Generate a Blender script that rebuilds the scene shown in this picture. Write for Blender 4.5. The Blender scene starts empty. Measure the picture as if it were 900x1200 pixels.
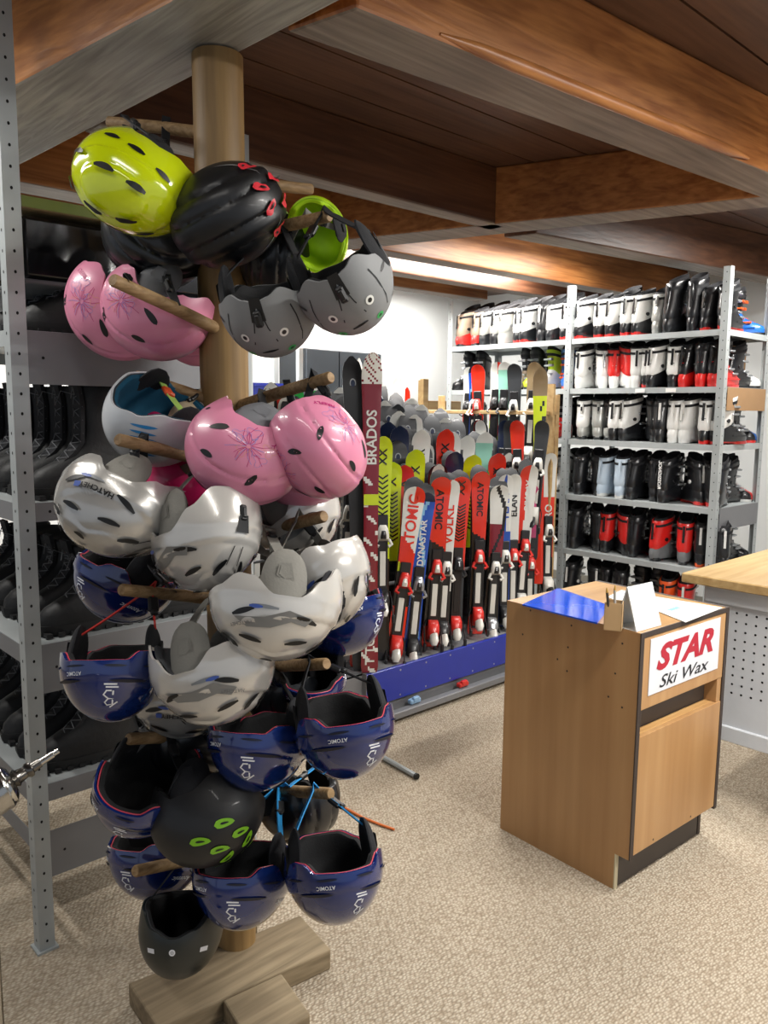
import bpy, math, random
from mathutils import Vector, Matrix
PI = math.pi
random.seed(7)
scn = bpy.context.scene
C = scn.collection
# ------------------------------------------------------------------ camera
F_PX, PITCH, ROLL, YAW, EYE = 930.0, math.radians(7.35), math.radians(0.6), math.radians(47), 1.5
fw = Vector((math.cos(YAW)*math.cos(PITCH), math.sin(YAW)*math.cos(PITCH), -math.sin(PITCH)))
r0 = fw.cross(Vector((0, 0, 1))).normalized(); u0 = r0.cross(fw)
CR = r0*math.cos(ROLL)+u0*math.sin(ROLL); CU = -r0*math.sin(ROLL)+u0*math.cos(ROLL)
EYEP = Vector((0, 0, EYE))
cd = bpy.data.cameras.new('camera'); cam = bpy.data.objects.new('camera', cd); C.objects.link(cam)
cd.sensor_fit = 'VERTICAL'; cd.sensor_height = 36; cd.sensor_width = 27; cd.lens = F_PX/1200*36; cd.clip_start = .02
cam.matrix_world = Matrix((( CR.x, CU.x, -fw.x, EYEP.x), (CR.y, CU.y, -fw.y, EYEP.y), (CR.z, CU.z, -fw.z, EYEP.z), (0, 0, 0, 1)))
scn.camera = cam
# ------------------------------------------------------------------ world, exposure, lights
w = bpy.data.worlds.new('world'); scn.world = w; w.use_nodes = True
w.node_tree.nodes['Background'].inputs[0].default_value = (.80, .88, 1, 1)
w.node_tree.nodes['Background'].inputs[1].default_value = .45
scn.view_settings.view_transform = 'Standard'; scn.view_settings.look = 'None'
scn.view_settings.exposure = 0.12; scn.view_settings.gamma = 1
scn.view_settings.use_curve_mapping = False
# (x, y, z, length_x, length_y, watts): fluorescent tubes between the beams
TUBES = [(2.35, .25, 2.50, 1.5, .06, 80), (.25, .75, 2.50, .06, 1.2, 4), (3.95, 2.75, 2.52, 1.2, .06, 30), (3.9, 3.42, 2.52, 1.5, .06, 60),
         (2.6, 4.45, 2.54, 1.5, .06, 64), (4.3, 1.55, 2.52, .8, .06, 32), (1.9, -1.4, 2.50, 1.5, .06, 60), (.12, 2.45, 2.50, .06, .9, 19), (4.6, 4.55, 2.54, 1.2, .06, 32)]  # last two tubes are added, to brighten the left beam and back wall
for i, (x, y, z, lx, ly, W) in enumerate(TUBES):
    ld = bpy.data.lights.new('tube_light', 'AREA'); ld.shape = 'RECTANGLE'; ld.size = lx; ld.size_y = ly
    ld.energy = W; ld.color = (1, .97, .92)
    lo = bpy.data.objects.new('tube_light', ld); lo.location = (x, y, z-.045); C.objects.link(lo)

# ------------------------------------------------------------------ helpers
def lin(c):
    return tuple((v/12.92 if v <= .04045 else ((v+.055)/1.055)**2.4) for v in c)
def hx(s):
    return lin(tuple(int(s[i:i+2], 16)/255 for i in (0, 2, 4)))
MATS = {}
def mat(name, col, rough=.5, metal=0, coat=0, spec=.5, bump=None, var=None):
    if name in MATS: return MATS[name]
    m = bpy.data.materials.new(name); m.use_nodes = True; MATS[name] = m
    nt = m.node_tree; b = nt.nodes['Principled BSDF']
    c = hx(col)
    b.inputs['Base Color'].default_value = (*c, 1); b.inputs['Roughness'].default_value = rough
    b.inputs['Metallic'].default_value = metal; b.inputs['Coat Weight'].default_value = coat
    b.inputs['Coat Roughness'].default_value = .08; b.inputs['Specular IOR Level'].default_value = spec
    tc = nt.nodes.new('ShaderNodeTexCoord')
    v = var or (12, .06)
    n = nt.nodes.new('ShaderNodeTexNoise'); n.inputs['Scale'].default_value = v[0]; n.inputs['Detail'].default_value = 4
    nt.links.new(tc.outputs['Object'], n.inputs['Vector'])
    h = nt.nodes.new('ShaderNodeMixRGB'); h.blend_type = 'MIX'
    h.inputs[1].default_value = (*[x*(1-v[1]*2) for x in c], 1); h.inputs[2].default_value = (*[min(1, x*(1+v[1])) for x in c], 1)
    nt.links.new(n.outputs['Fac'], h.inputs[0]); nt.links.new(h.outputs[0], b.inputs['Base Color'])
    if bump:
        n2 = nt.nodes.new('ShaderNodeTexNoise'); n2.inputs['Scale'].default_value = bump[0]
        nt.links.new(tc.outputs['Object'], n2.inputs['Vector'])
        bp = nt.nodes.new('ShaderNodeBump'); bp.inputs['Strength'].default_value = bump[1]; bp.inputs['Distance'].default_value = .002
        nt.links.new(n2.outputs['Fac'], bp.inputs['Height']); nt.links.new(bp.outputs[0], b.inputs['Normal'])
    return m
def wood(name, c1, c2, axis, rough=.45, scale=1.0, grain=1.0, coat=0, dark=None):
    """long-grained wood, the grain running along the object axis 0/1/2"""
    if name in MATS: return MATS[name]
    m = bpy.data.materials.new(name); m.use_nodes = True; MATS[name] = m
    nt = m.node_tree; b = nt.nodes['Principled BSDF']; L = nt.links.new
    tc = nt.nodes.new('ShaderNodeTexCoord'); mp = nt.nodes.new('ShaderNodeMapping')
    s = [14*scale]*3; s[axis] = 1.1*scale; mp.inputs['Scale'].default_value = s
    L(tc.outputs['Object'], mp.inputs['Vector'])
    n = nt.nodes.new('ShaderNodeTexNoise'); n.inputs['Scale'].default_value = 1.0; n.inputs['Detail'].default_value = 3; n.inputs['Distortion'].default_value = 1.2
    L(mp.outputs[0], n.inputs['Vector'])
    mm = nt.nodes.new('ShaderNodeMath'); mm.operation = 'MULTIPLY'; mm.inputs[1].default_value = 34*grain; L(n.outputs['Fac'], mm.inputs[0])
    sn = nt.nodes.new('ShaderNodeMath'); sn.operation = 'SINE'; L(mm.outputs[0], sn.inputs[0])
    n3 = nt.nodes.new('ShaderNodeTexNoise'); n3.inputs['Scale'].default_value = 3.2; n3.inputs['Detail'].default_value = 8
    mp3 = nt.nodes.new('ShaderNodeMapping'); s3 = [16*scale]*3; s3[axis] = .7*scale; mp3.inputs['Scale'].default_value = s3
    L(tc.outputs['Object'], mp3.inputs['Vector']); L(mp3.outputs[0], n3.inputs['Vector'])
    ad = nt.nodes.new('ShaderNodeMath'); ad.operation = 'MULTIPLY_ADD'; ad.inputs[1].default_value = .09; L(sn.outputs[0], ad.inputs[0]); L(n3.outputs['Fac'], ad.inputs[2])
    cr = nt.nodes.new('ShaderNodeValToRGB'); L(ad.outputs[0], cr.inputs[0])
    cr.color_ramp.elements[0].position = .28; cr.color_ramp.elements[0].color = (*hx(c1), 1)
    cr.color_ramp.elements[1].position = .72; cr.color_ramp.elements[1].color = (*hx(c2), 1)
    n4 = nt.nodes.new('ShaderNodeTexNoise'); n4.inputs['Scale'].default_value = 1.7*scale; n4.inputs['Detail'].default_value = 3; L(tc.outputs['Object'], n4.inputs['Vector'])
    mx = nt.nodes.new('ShaderNodeMixRGB'); mx.blend_type = 'MULTIPLY'; mx.inputs[0].default_value = .55
    r4 = nt.nodes.new('ShaderNodeValToRGB'); r4.color_ramp.elements[0].position = .35; r4.color_ramp.elements[0].color = (.45, .4, .38, 1); r4.color_ramp.elements[1].position = .6
    L(n4.outputs['Fac'], r4.inputs[0]); L(cr.outputs[0], mx.inputs[1]); L(r4.outputs[0], mx.inputs[2])
    L(mx.outputs[0], b.inputs['Base Color'])
    b.inputs['Roughness'].default_value = rough; b.inputs['Coat Weight'].default_value = coat; b.inputs['Coat Roughness'].default_value = .25
    bp = nt.nodes.new('ShaderNodeBump'); bp.inputs['Strength'].default_value = .35; bp.inputs['Distance'].default_value = .003
    L(ad.outputs[0], bp.inputs['Height']); L(bp.outputs[0], b.inputs['Normal'])
    return m
def at(px, py, depth):
    return EYEP+(fw+CR*((px-450)/F_PX)-CU*((py-600)/F_PX))*depth
def on(px, py, ax, val):
    d = fw+CR*((px-450)/F_PX)-CU*((py-600)/F_PX)
    return EYEP+d*((val-EYEP[ax])/d[ax])
class MB:
    """collects shapes that become ONE mesh object"""
    def __init__(s): s.v = []; s.f = []; s.m = []
    def add(s, vs, fs, m=0):
        o = len(s.v); s.v += [tuple(v) for v in vs]
        for i, f in enumerate(fs):
            s.f.append(tuple(o+k for k in f)); s.m.append(m if isinstance(m, int) else m[i])
    def box(s, x0, y0, z0, x1, y1, z1, m=0, bev=0, M=None):
        if bev <= 0:
            vs = [Vector((x, y, z)) for z in (z0, z1) for y in (y0, y1) for x in (x0, x1)]
            fs = [(0, 2, 3, 1), (4, 5, 7, 6), (0, 1, 5, 4), (2, 6, 7, 3), (0, 4, 6, 2), (1, 3, 7, 5)]
        else:
            b = min(bev, (x1-x0)*.49, (y1-y0)*.49, (z1-z0)*.49)
            vs = []; idx = {}
            for ix, (xa, sx) in enumerate(((x0, 1), (x1, -1))):
                for iy, (ya, sy) in enumerate(((y0, 1), (y1, -1))):
                    for iz, (za, sz) in enumerate(((z0, 1), (z1, -1))):
                        for k, p in enumerate(((xa, ya+sy*b, za+sz*b), (xa+sx*b, ya, za+sz*b), (xa+sx*b, ya+sy*b, za))):
                            idx[(ix, iy, iz, k)] = len(vs); vs.append(Vector(p))
            fs = []
            q = lambda *a: fs.append(tuple(idx[i] for i in a))
            for i in (0, 1):
                q((i,0,0,0),(i,1,0,0),(i,1,1,0),(i,0,1,0)); q((0,i,0,1),(1,i,0,1),(1,i,1,1),(0,i,1,1)); q((0,0,i,2),(1,0,i,2),(1,1,i,2),(0,1,i,2))
                for j in (0, 1):
                    q((i,j,0,0),(i,j,1,0),(i,j,1,1),(i,j,0,1)); q((i,0,j,0),(i,1,j,0),(i,1,j,2),(i,0,j,2)); q((0,i,j,1),(1,i,j,1),(1,i,j,2),(0,i,j,2))
                    for k in (0, 1): q((i,j,k,0),(i,j,k,1),(i,j,k,2))
            # outward normals
            cc = Vector(((x0+x1)/2, (y0+y1)/2, (z0+z1)/2)); g = []
            for f in fs:
                n = (vs[f[1]]-vs[f[0]]).cross(vs[f[2]]-vs[f[0]])
                fc = sum((vs[k] for k in f), Vector())/len(f)
                g.append(f if n.dot(fc-cc) > 0 else f[::-1])
            fs = g
        if M: vs = [M @ v for v in vs]
        s.add(vs, fs, m)
    def prism(s, quad, z0, z1, m=0, mb=None):
        """quad: xy corners, counter-clockwise; mb = material of the bottom face"""
        n = len(quad); vs = [(x, y, z0) for x, y in quad]+[(x, y, z1) for x, y in quad]
        fs = [tuple(range(n-1, -1, -1)), tuple(range(n, 2*n))]+[(i, (i+1) % n, n+(i+1) % n, n+i) for i in range(n)]
        s.add(vs, fs, [m if mb is None else mb]+[m]*(n+1))
    def rings(s, rs, m=0, cap0=True, cap1=True, closed=True):
        n = len(rs[0]); vs = [p for r in rs for p in r]; fs = []
        for i in range(len(rs)-1):
            for j in range(n if closed else n-1):
                k = (j+1) % n; fs.append((i*n+j, i*n+k, (i+1)*n+k, (i+1)*n+j))
        if cap0: fs.append(tuple(range(n-1, -1, -1)))
        if cap1: fs.append(tuple(range((len(rs)-1)*n, len(rs)*n)))
        mm = m
        if not isinstance(m, int):
            mm = []
            for i in range(len(rs)-1): mm += [m[i]]*(n if closed else n-1)
            mm += [m[0]]*cap0+[m[-1]]*cap1
        s.add(vs, fs, mm)
    def tube(s, pts, r, m=0, n=10, flat=1.0):
        pts = [Vector(p) for p in pts]; rs = []; up = None
        for i, p in enumerate(pts):
            d = (pts[min(i+1, len(pts)-1)]-pts[max(i-1, 0)]).normalized()
            if up is None: up = d.orthogonal().normalized()
            up = (up-d*up.dot(d)); up = up.normalized() if up.length > 1e-6 else d.orthogonal().normalized()
            sd = d.cross(up); rr = r[i] if isinstance(r, (list, tuple)) else r
            rs.append([p+up*math.cos(a)*rr+sd*math.sin(a)*rr*flat for a in [2*PI*k/n for k in range(n)]])
        s.rings(rs, m)
    def ribbon(s, pts, wdir, wid, th, m=0):
        """flat strap through pts; wdir = direction of its width"""
        pts = [Vector(p) for p in pts]; rs = []
        for i, p in enumerate(pts):
            d = (pts[min(i+1, len(pts)-1)]-pts[max(i-1, 0)]).normalized()
            wv = Vector(wdir); wv = (wv-d*wv.dot(d)); wv = wv.normalized() if wv.length > 1e-4 else d.orthogonal().normalized()
            nv = d.cross(wv)*th/2; wv = wv*wid/2
            rs.append([p+wv+nv, p-wv+nv, p-wv-nv, p+wv-nv])
        s.rings(rs, m)
    def build(s, name, mats, parent=None, smooth=False, bev=0):
        me = bpy.data.meshes.new(name); me.from_pydata(s.v, [], s.f)
        mats = mats if isinstance(mats, (list, tuple)) else [mats]
        for mm in mats: me.materials.append(mm)
        me.polygons.foreach_set('material_index', [min(k, len(mats)-1) for k in s.m])
        if smooth:
            me.polygons.foreach_set('use_smooth', [True]*len(s.f))
            try: me.set_sharp_from_angle(angle=math.radians(42))
            except Exception: pass
        me.update()
        o = bpy.data.objects.new(name, me); C.objects.link(o)
        if parent: o.parent = parent
        if bev:
            b = o.modifiers.new('bevel', 'BEVEL'); b.width = bev; b.segments = 2; b.limit_method = 'ANGLE'
        return o
def tag(o, label=None, cat=None, group=None, kind=None):
    if label: o['label'] = label
    if cat: o['category'] = cat
    if group: o['group'] = group
    if kind: o['kind'] = kind
    return o
def thing(name, label, cat, M=None, loc=(0, 0, 0), rz=0, group=None):
    o = bpy.data.objects.new(name, None); C.objects.link(o); o.empty_display_size = .05
    if M is not None: o.matrix_world = M
    else: o.location = loc; o.rotation_euler = (0, 0, rz)
    return tag(o, label, cat, group)
def copy_tree(o, parent=None):
    c = o.copy(); C.objects.link(c)
    if parent: c.parent = parent
    for ch in list(o.children): copy_tree(ch, c)
    return c
_txt = {}
def text(s, size=1.0, bold=0.0, shear=0.0, sx=1.0):
    """flat lettering centred at the origin -> (verts2d, faces)"""
    k = (s, bold, shear)
    if k not in _txt:
        cu = bpy.data.curves.new('lettering', 'FONT'); cu.body = s; cu.size = 1; cu.offset = bold; cu.shear = shear
        cu.resolution_u = 3; cu.align_x = 'CENTER'; cu.align_y = 'CENTER'
        ob = bpy.data.objects.new('lettering', cu); C.objects.link(ob)
        dg = bpy.context.evaluated_depsgraph_get(); me = ob.evaluated_get(dg).to_mesh()
        vs = [(v.co.x, v.co.y) for v in me.vertices]; fs = [tuple(p.vertices) for p in me.polygons]
        ob.evaluated_get(dg).to_mesh_clear(); bpy.data.objects.remove(ob); bpy.data.curves.remove(cu)
        xs = [v[0] for v in vs]; ys = [v[1] for v in vs]
        cx_, cy_ = (max(xs)+min(xs))/2, (max(ys)+min(ys))/2; hh = max(ys)-min(ys)
        _txt[k] = ([((x-cx_)/hh, (y-cy_)/hh) for x, y in vs], fs)
    vs, fs = _txt[k]
    return [(x*size*sx, y*size) for x, y in vs], fs
def stroke(pts, wid):
    """2D thick polyline -> (verts2d, faces)"""
    vs = []; fs = []
    for i, (x, y) in enumerate(pts):
        x0, y0 = pts[max(i-1, 0)]; x1, y1 = pts[min(i+1, len(pts)-1)]
        dx, dy = x1-x0, y1-y0; l = math.hypot(dx, dy) or 1
        nx, ny = -dy/l*wid/2, dx/l*wid/2
        vs += [(x+nx, y+ny), (x-nx, y-ny)]
        if i: k = 2*i; fs.append((k-2, k-1, k+1, k))
    return vs, fs
def leafstrip(l, wmax, n=8, tip=.0, skew=0, p=1.0):
    """elongated slot / teardrop, length along x"""
    vs = []; fs = []
    for i in range(n+1):
        t = i/n; ww = wmax/2*max(tip, math.sin(PI*t**p)**.55); x = (t-.5)*l
        vs += [(x, ww+skew*x), (x, -ww+skew*x)]
        if i: k = 2*i; fs.append((k-2, k-1, k+1, k))
    return vs, fs

# ------------------------------------------------------------------ materials
M_white = mat('white plaster', 'dfe2e2', .9, bump=(60, .15), var=(2, .03))
M_galv = mat('galvanised steel', 'b3b9ba', .45, .3, bump=(90, .1), var=(7, .12))
M_galvd = mat('dull galvanised sheet', '838487', .5, .3, var=(3, .12))
M_hole = mat('hole black', '0b0b0c', .9)
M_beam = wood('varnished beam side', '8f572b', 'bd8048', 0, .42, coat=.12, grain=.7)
M_beamY = wood('varnished beam side cross grain', '8f572b', 'bd8048', 1, .42, coat=.12, grain=.7)
M_beamb = wood('grey beam underside', '6f6258', '8f8277', 0, .6, grain=.6)  # undersides greyer than the beam sides
M_beambY = wood('grey beam underside cross grain', '84827d', 'b0ada6', 1, .6, grain=.9)
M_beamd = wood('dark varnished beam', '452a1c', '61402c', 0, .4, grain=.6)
M_plank = wood('dark ceiling boards', '4b3226', '654838', 0, .45, coat=.1, grain=.5)
M_pole = wood('round timber pole', '7c6038', '9c7d4e', 2, .55, scale=.8, grain=.5)
M_peg = wood('wooden peg', '80643f', 'a48760', 0, .65, scale=2)
M_plinth = wood('rough sawn board', '75664e', '98876b', 0, .8, grain=.6)
M_ply = wood('light plywood', 'b18f5e', 'cdb07c', 0, .5, scale=.6, grain=.5)
M_beech = wood('beech veneer', 'b68a5a', 'c59b6a', 2, .38, scale=.45, grain=.2)
M_black = mat('black plastic', '121315', .45)
M_liner = mat('black liner foam', '0c0d10', .85, bump=(200, .3))
M_strap = mat('black webbing', '15161a', .8)

# carpet
def carpet():
    m = bpy.data.materials.new('beige woven carpet'); m.use_nodes = True; nt = m.node_tree; b = nt.nodes['Principled BSDF']; L = nt.links.new
    tc = nt.nodes.new('ShaderNodeTexCoord')
    mp = nt.nodes.new('ShaderNodeMapping'); mp.inputs['Rotation'].default_value = (0, 0, math.radians(20)); mp.inputs['Scale'].default_value = (82, 150, 1)
    L(tc.outputs['Object'], mp.inputs['Vector'])
    nz = nt.nodes.new('ShaderNodeTexNoise'); nz.inputs['Scale'].default_value = 6; L(tc.outputs['Object'], nz.inputs['Vector'])
    vo = nt.nodes.new('ShaderNodeTexVoronoi'); vo.feature = 'F1'; vo.inputs['Scale'].default_value = 1.0; vo.inputs['Randomness'].default_value = .62
    L(mp.outputs[0], vo.inputs['Vector'])
    cr = nt.nodes.new('ShaderNodeValToRGB'); e = cr.color_ramp.elements
    e[0].position = .12; e[0].color = (*hx('d2c6b2'), 1); e[1].position = .75; e[1].color = (*hx('9b8c78'), 1)
    L(vo.outputs['Distance'], cr.inputs[0])
    mx = nt.nodes.new('ShaderNodeMixRGB'); mx.blend_type = 'MULTIPLY'; mx.inputs[0].default_value = .25
    n2 = nt.nodes.new('ShaderNodeTexNoise'); n2.inputs['Scale'].default_value = 1.5; n2.inputs['Detail'].default_value = 6; L(tc.outputs['Object'], n2.inputs['Vector'])
    L(cr.outputs[0], mx.inputs[1]); L(n2.outputs['Fac'], mx.inputs[2]); L(mx.outputs[0], b.inputs['Base Color'])
    b.inputs['Roughness'].default_value = .95; b.inputs['Specular IOR Level'].default_value = .1
    bp = nt.nodes.new('ShaderNodeBump'); bp.invert = True; bp.inputs['Strength'].default_value = .8; bp.inputs['Distance'].default_value = .006
    L(vo.outputs['Distance'], bp.inputs['Height']); L(bp.outputs[0], b.inputs['Normal'])
    return m

# ------------------------------------------------------------------ the room
def struct(name, mb, mats, **k):
    return tag(mb.build(name, mats, **k), kind='structure')
b = MB(); b.box(-3.5, -3.5, -.1, 6.0, 5.2, 0); struct('floor', b, carpet())
b = MB(); b.box(-3.5, -3.5, 2.60, 6.1, 5.3, 2.68)
for k in range(40): b.box(-3.5, -3.5+k*.22, 2.575, 6.0, -3.5+k*.22+.212, 2.60)
struct('ceiling', b, M_plank)
b = MB(); b.box(-3.5, 5.1, 0, 6.0, 5.25, 2.6); struct('wall_back', b, M_white)
b = MB(); b.box(5.95, -3.5, 0, 6.1, 5.25, 2.6); struct('wall_right', b, M_white)
b = MB(); b.box(-3.5, 5.08, 0, 5.95, 5.1, .08); struct('baseboard_back', b, mat('grey skirting', '8a8880', .5))
b = MB(); b.box(5.93, -3.5, 0, 5.95, 5.08, .08); struct('baseboard_right', b, MATS['grey skirting'])
ZB = 2.33
def beam(n, quad, mats, z0=ZB, z1=2.575):
    b = MB(); b.prism(quad, z0, z1, 0, 1); return struct('trim_%d' % n, b, mats, bev=.008)
beam(1, [(.86, -3.4), (1.24, -.4), (1.12, 1.34), (.93, 5.1), (.63, 5.1), (.78, 2.3), (.87, 1.6), (.90, -.4)], [M_beamY, M_beambY])          # main beam over the helmet pole
beam(2, [(1.16, 1.345), (3.3, 1.18), (3.26, 1.36), (1.12, 1.535)], [M_beam, M_beamb])                 # big joist, upper right
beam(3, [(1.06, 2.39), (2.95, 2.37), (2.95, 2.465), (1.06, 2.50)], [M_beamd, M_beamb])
beam(4, [(2.50, 3.45), (2.88, 2.35), (3.25, 1.33), (3.66, .2), (4.7, -3.4), (4.9, -3.4), (3.86, .3), (3.42, 1.4), (3.07, 2.43), (2.75, 3.45)], [M_beamY, M_beamb])
beam(5, [(-3.4, 3.22), (.7, 3.20), (.7, 3.38), (-3.4, 3.40)], [M_beam, M_beamb])
beam(6, [(.95, 3.20), (2.62, 3.19), (2.56, 3.36), (.95, 3.37)], [M_beam, M_beamb])
beam(7, [(2.86, 3.17), (5.95, 3.0), (5.95, 3.14), (2.82, 3.30)], [M_beam, M_beamb])
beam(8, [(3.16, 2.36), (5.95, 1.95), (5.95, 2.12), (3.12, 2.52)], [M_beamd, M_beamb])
beam(9, [(1.0, 4.10), (4.75, 3.97), (4.75, 4.11), (1.0, 4.24)], [M_beam, M_beamb])
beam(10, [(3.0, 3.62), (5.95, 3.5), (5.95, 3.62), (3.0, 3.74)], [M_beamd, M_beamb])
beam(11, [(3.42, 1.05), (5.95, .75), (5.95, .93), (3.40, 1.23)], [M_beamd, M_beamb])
# rounded nosing along the joist edge
b = MB(); pts = [Vector((1.395+t*(2.78-1.395), 1.327+t*(1.212-1.327), 2.345)) for t in [i/12 for i in range(13)]]
b.tube(pts, [.004, .015]+[.018]*9+[.015, .004], 0, 10)
struct('trim_12', b, M_beam, smooth=True)
# lamps: tube fixtures between the beams, the last two added as fill light
M_tube = mat('tube casing', 'e4e6e8', .4)
for i, (x, y, z, lx, ly, W) in enumerate(TUBES):
    LAB = ['white tube lamp above the wax cabinet', 'white tube lamp before the pole', 'white tube lamp over the boot shelves', 'white tube lamp over the ski stand', 'white tube lamp by the back wall', 'white tube lamp above the workbench', 'white tube lamp behind the viewer', 'added short white tube lamp over the left rack', 'added white tube lamp in the far corner'][i]
    t = thing('tube_lamp', LAB, 'lamp', loc=(x, y, z))
    b = MB(); b.box(-lx/2-.03, -ly/2-.03, .0, lx/2+.03, ly/2+.03, 2.575-z, 0, .008); b.build('housing', M_tube, t)
    b = MB()
    a = Vector((lx/2, 0, 0)) if lx > ly else Vector((0, ly/2, 0))
    b.tube([-a+Vector((0, 0, -.018)), a+Vector((0, 0, -.018))], .014, 0, 10)
    em = MATS.get('lit tube')
    if not em:
        em = bpy.data.materials.new('lit tube'); em.use_nodes = True; MATS['lit tube'] = em
        p = em.node_tree.nodes['Principled BSDF']; p.inputs['Emission Color'].default_value = (1, .97, .9, 1); p.inputs['Emission Strength'].default_value = 6
    b.build('tube', em, t, smooth=True)
# ------------------------------------------------------------------ helmet stand
PX, PY = 1.08, 1.728
stand = thing('helmet_stand', 'round timber pole helmet stand with wooden pegs and crossed plank feet', 'display stand', loc=(PX, PY, 0))
b = MB(); rs = []
for z, r in ((.058, .051), (.3, .054), (.9, .057), (1.6, .0595), (2.2, .060), (2.325, .060)):
    ox, oy = CR.x*-.0075*z, CR.y*-.0075*z
    rs.append([(ox+math.cos(a)*r*(1+.02*math.sin(3*a+z)), oy+math.sin(a)*r*(1+.02*math.cos(2*a+z)), z) for a in [2*PI*k/28 for k in range(28)]])
b.rings(rs); b.build('pole', M_pole, stand, smooth=True)
S0 = Vector((PX, PY, 0))
def plank(corners, z0, z1):
    b = MB(); b.prism([(x-PX, y-PY) for x, y in corners], z0, z1); return b.build('foot_plank', M_plinth, stand, bev=.005)
def fl(px, py, z=.06): p = on(px, py, 2, z); return (p.x, p.y)
def orient(q):
    a = sum(q[i][0]*q[(i+1) % 4][1]-q[(i+1) % 4][0]*q[i][1] for i in range(4)); return q if a > 0 else q[::-1]
plank(orient([fl(150, 1152), fl(352, 1072), fl(388, 1112), fl(185, 1205)]), .0, .06)
plank(orient([fl(261, 1172, .058), fl(330, 1140, .058), fl(364, 1188, .058), fl(296, 1230, .058)]), .0, .058)
plank(orient([fl(242, 1068), fl(290, 1052), fl(302, 1074), fl(255, 1092)]), .0, .058)
# pegs: pixel of the free end, its depth, height of the root in the picture
PEGS = {'a': (126, 143, 1.92, 160), 'b': (366, 222, 2.02, 214), 'c': (386, 253, 1.72, 282), 'd': (132, 328, 1.60, 392), 'e': (158, 440, 1.90, 478),
        'f': (388, 442, 1.74, 480), 'g': (138, 515, 1.66, 548), 'h': (380, 605, 1.74, 634), 'i': (142, 691, 1.70, 706), 'j': (383, 778, 1.76, 786),
        'k': (150, 866, 1.78, 864), 'l': (388, 930, 1.84, 928), 'm': (158, 1021, 1.82, 1002)}
PEGEND = {}
for k, (px, py, dp, ry) in PEGS.items():
    e = at(px, py, dp)-S0
    # root on the pole axis: height from the picture row at the pole
    rp = on(267, ry, 1, PY); root = Vector((0, 0, rp.z)); d = e-root
    b = MB(); b.tube([root+d*.1, root+d*.5+Vector((0, 0, .002)), e-d.normalized()*.004, e], [.0155, .0145, .0135, .011], 0, 14)
    o = b.build('peg', M_peg, stand, smooth=True); PEGEND[k] = (root+S0, e+S0)

# ------------------------------------------------------------------ helmets
def smooth_i(x, pts):
    for (x0, y0), (x1, y1) in zip(pts, pts[1:]):
        if x <= x1:
            t = (x-x0)/(x1-x0); t = t*t*(3-2*t); return y0+(y1-y0)*t
    return pts[-1][1]
RA, RB, RC = .106, .131, .124
RIM = {'free': [(0, 88), (34, 89), (50, 96), (66, 97), (84, 85), (104, 85), (128, 102), (155, 108), (180, 108)],
       'soft': [(0, 86), (30, 90), (50, 97), (64, 95), (84, 81), (104, 81), (126, 98), (150, 112), (180, 112)],
       'mid': [(0, 86), (30, 90), (52, 96), (66, 94), (84, 80), (104, 80), (126, 100), (150, 108), (165, 104), (180, 102)],
       'full': [(0, 88), (30, 94), (60, 106), (90, 110), (130, 110), (180, 110)]}
class Shell:
    def __init__(s, rim, a=RA, b=RB, c=RC, disp=None): s.rim = RIM[rim]; s.a, s.b, s.c = a, b, c; s.disp = disp
    def phi(s, az):
        d = abs((math.degrees(az)+180) % 360-180); return math.radians(smooth_i(d, s.rim))
    def pt(s, az, ph, off=0, raw=False):
        c = s.c if ph <= PI/2 else s.c*1.35
        sp = math.sin(ph) if ph < PI/2 else math.sin(ph)**.8
        x, y, z = s.a*sp*math.sin(az), s.b*sp*math.cos(az), c*math.cos(ph)
        n = Vector((x/s.a**2, y/s.b**2, z/c**2)).normalized()
        d = 0 if (raw or not s.disp) else s.disp(az, ph)
        return Vector((x, y, z))+n*(off+d)
    def mp(s, az0, ph0, rot, u, v, off=.0007):
        """surface map round a point, u to the wearer's right.. when seen from outside, v towards the crown"""
        c, sn = math.cos(rot), math.sin(rot); u, v = u*c-v*sn, u*sn+v*c
        ph = ph0-v/((s.b+s.c)/2)
        rr = (s.a+s.b)/2*max(.35, math.sin(ph0))
        # seen from outside with the crown up, +u runs towards decreasing azimuth
        return s.pt(az0-u/rr, ph, off)
    def decal(s, mb, az, ph, rot, sh, m, off=.0009, k=1.0):
        vs, fs = sh; vs = [(x*k, y*k) for x, y in vs]
        mb.add([s.mp(math.radians(az), math.radians(ph), math.radians(rot), u, v, off) for u, v in vs], fs, m)
def _plan(S, D, xn, yn, ang, sh, m, off=.0009, k=1.0):
    """mark placed in plan view of the helmet (xn right, yn front); its long axis turned ang from front-to-back"""
    az = math.atan2(xn, yn); ph = math.asin(min(.98, math.hypot(xn, yn)))
    S.decal(D, math.degrees(az), math.degrees(ph), math.degrees(math.atan2(-math.cos(az), math.sin(az)))+ang, sh, m, off, k)
def band(lo, hi, x, e):
    return max(0, min(1, (x-lo)/e))*max(0, min(1, (hi-x)/e))
def disp_silver(az, ph):
    a = (math.degrees(az)+180) % 360-180; p = math.degrees(ph)
    k = 58-16*math.cos(math.radians(a*1.0))*.6
    e = 26+12*math.cos(math.radians(2*a)); return .0042*band(k, 200, p, 1.6)+.0034*(1-band(e, 200, p, 2.2))+.002*band(80, 200, p, 1.5)
def disp_pink(az, ph):
    a = (math.degrees(az)+180) % 360-180; p = math.degrees(ph)
    x = math.sin(ph)*math.sin(az)
    return -.0040*max(0, 1-abs(abs(x)-.33)/.05)*band(10, 92, p, 6)
def disp_black(az, ph):
    x = math.sin(ph)*math.sin(az)
    g = lambda c, w: max(0, 1-abs(abs(x)-c)/w)
    return -.005*g(.25, .05)-.005*g(.62, .05)+.004*g(.45, .12)
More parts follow.
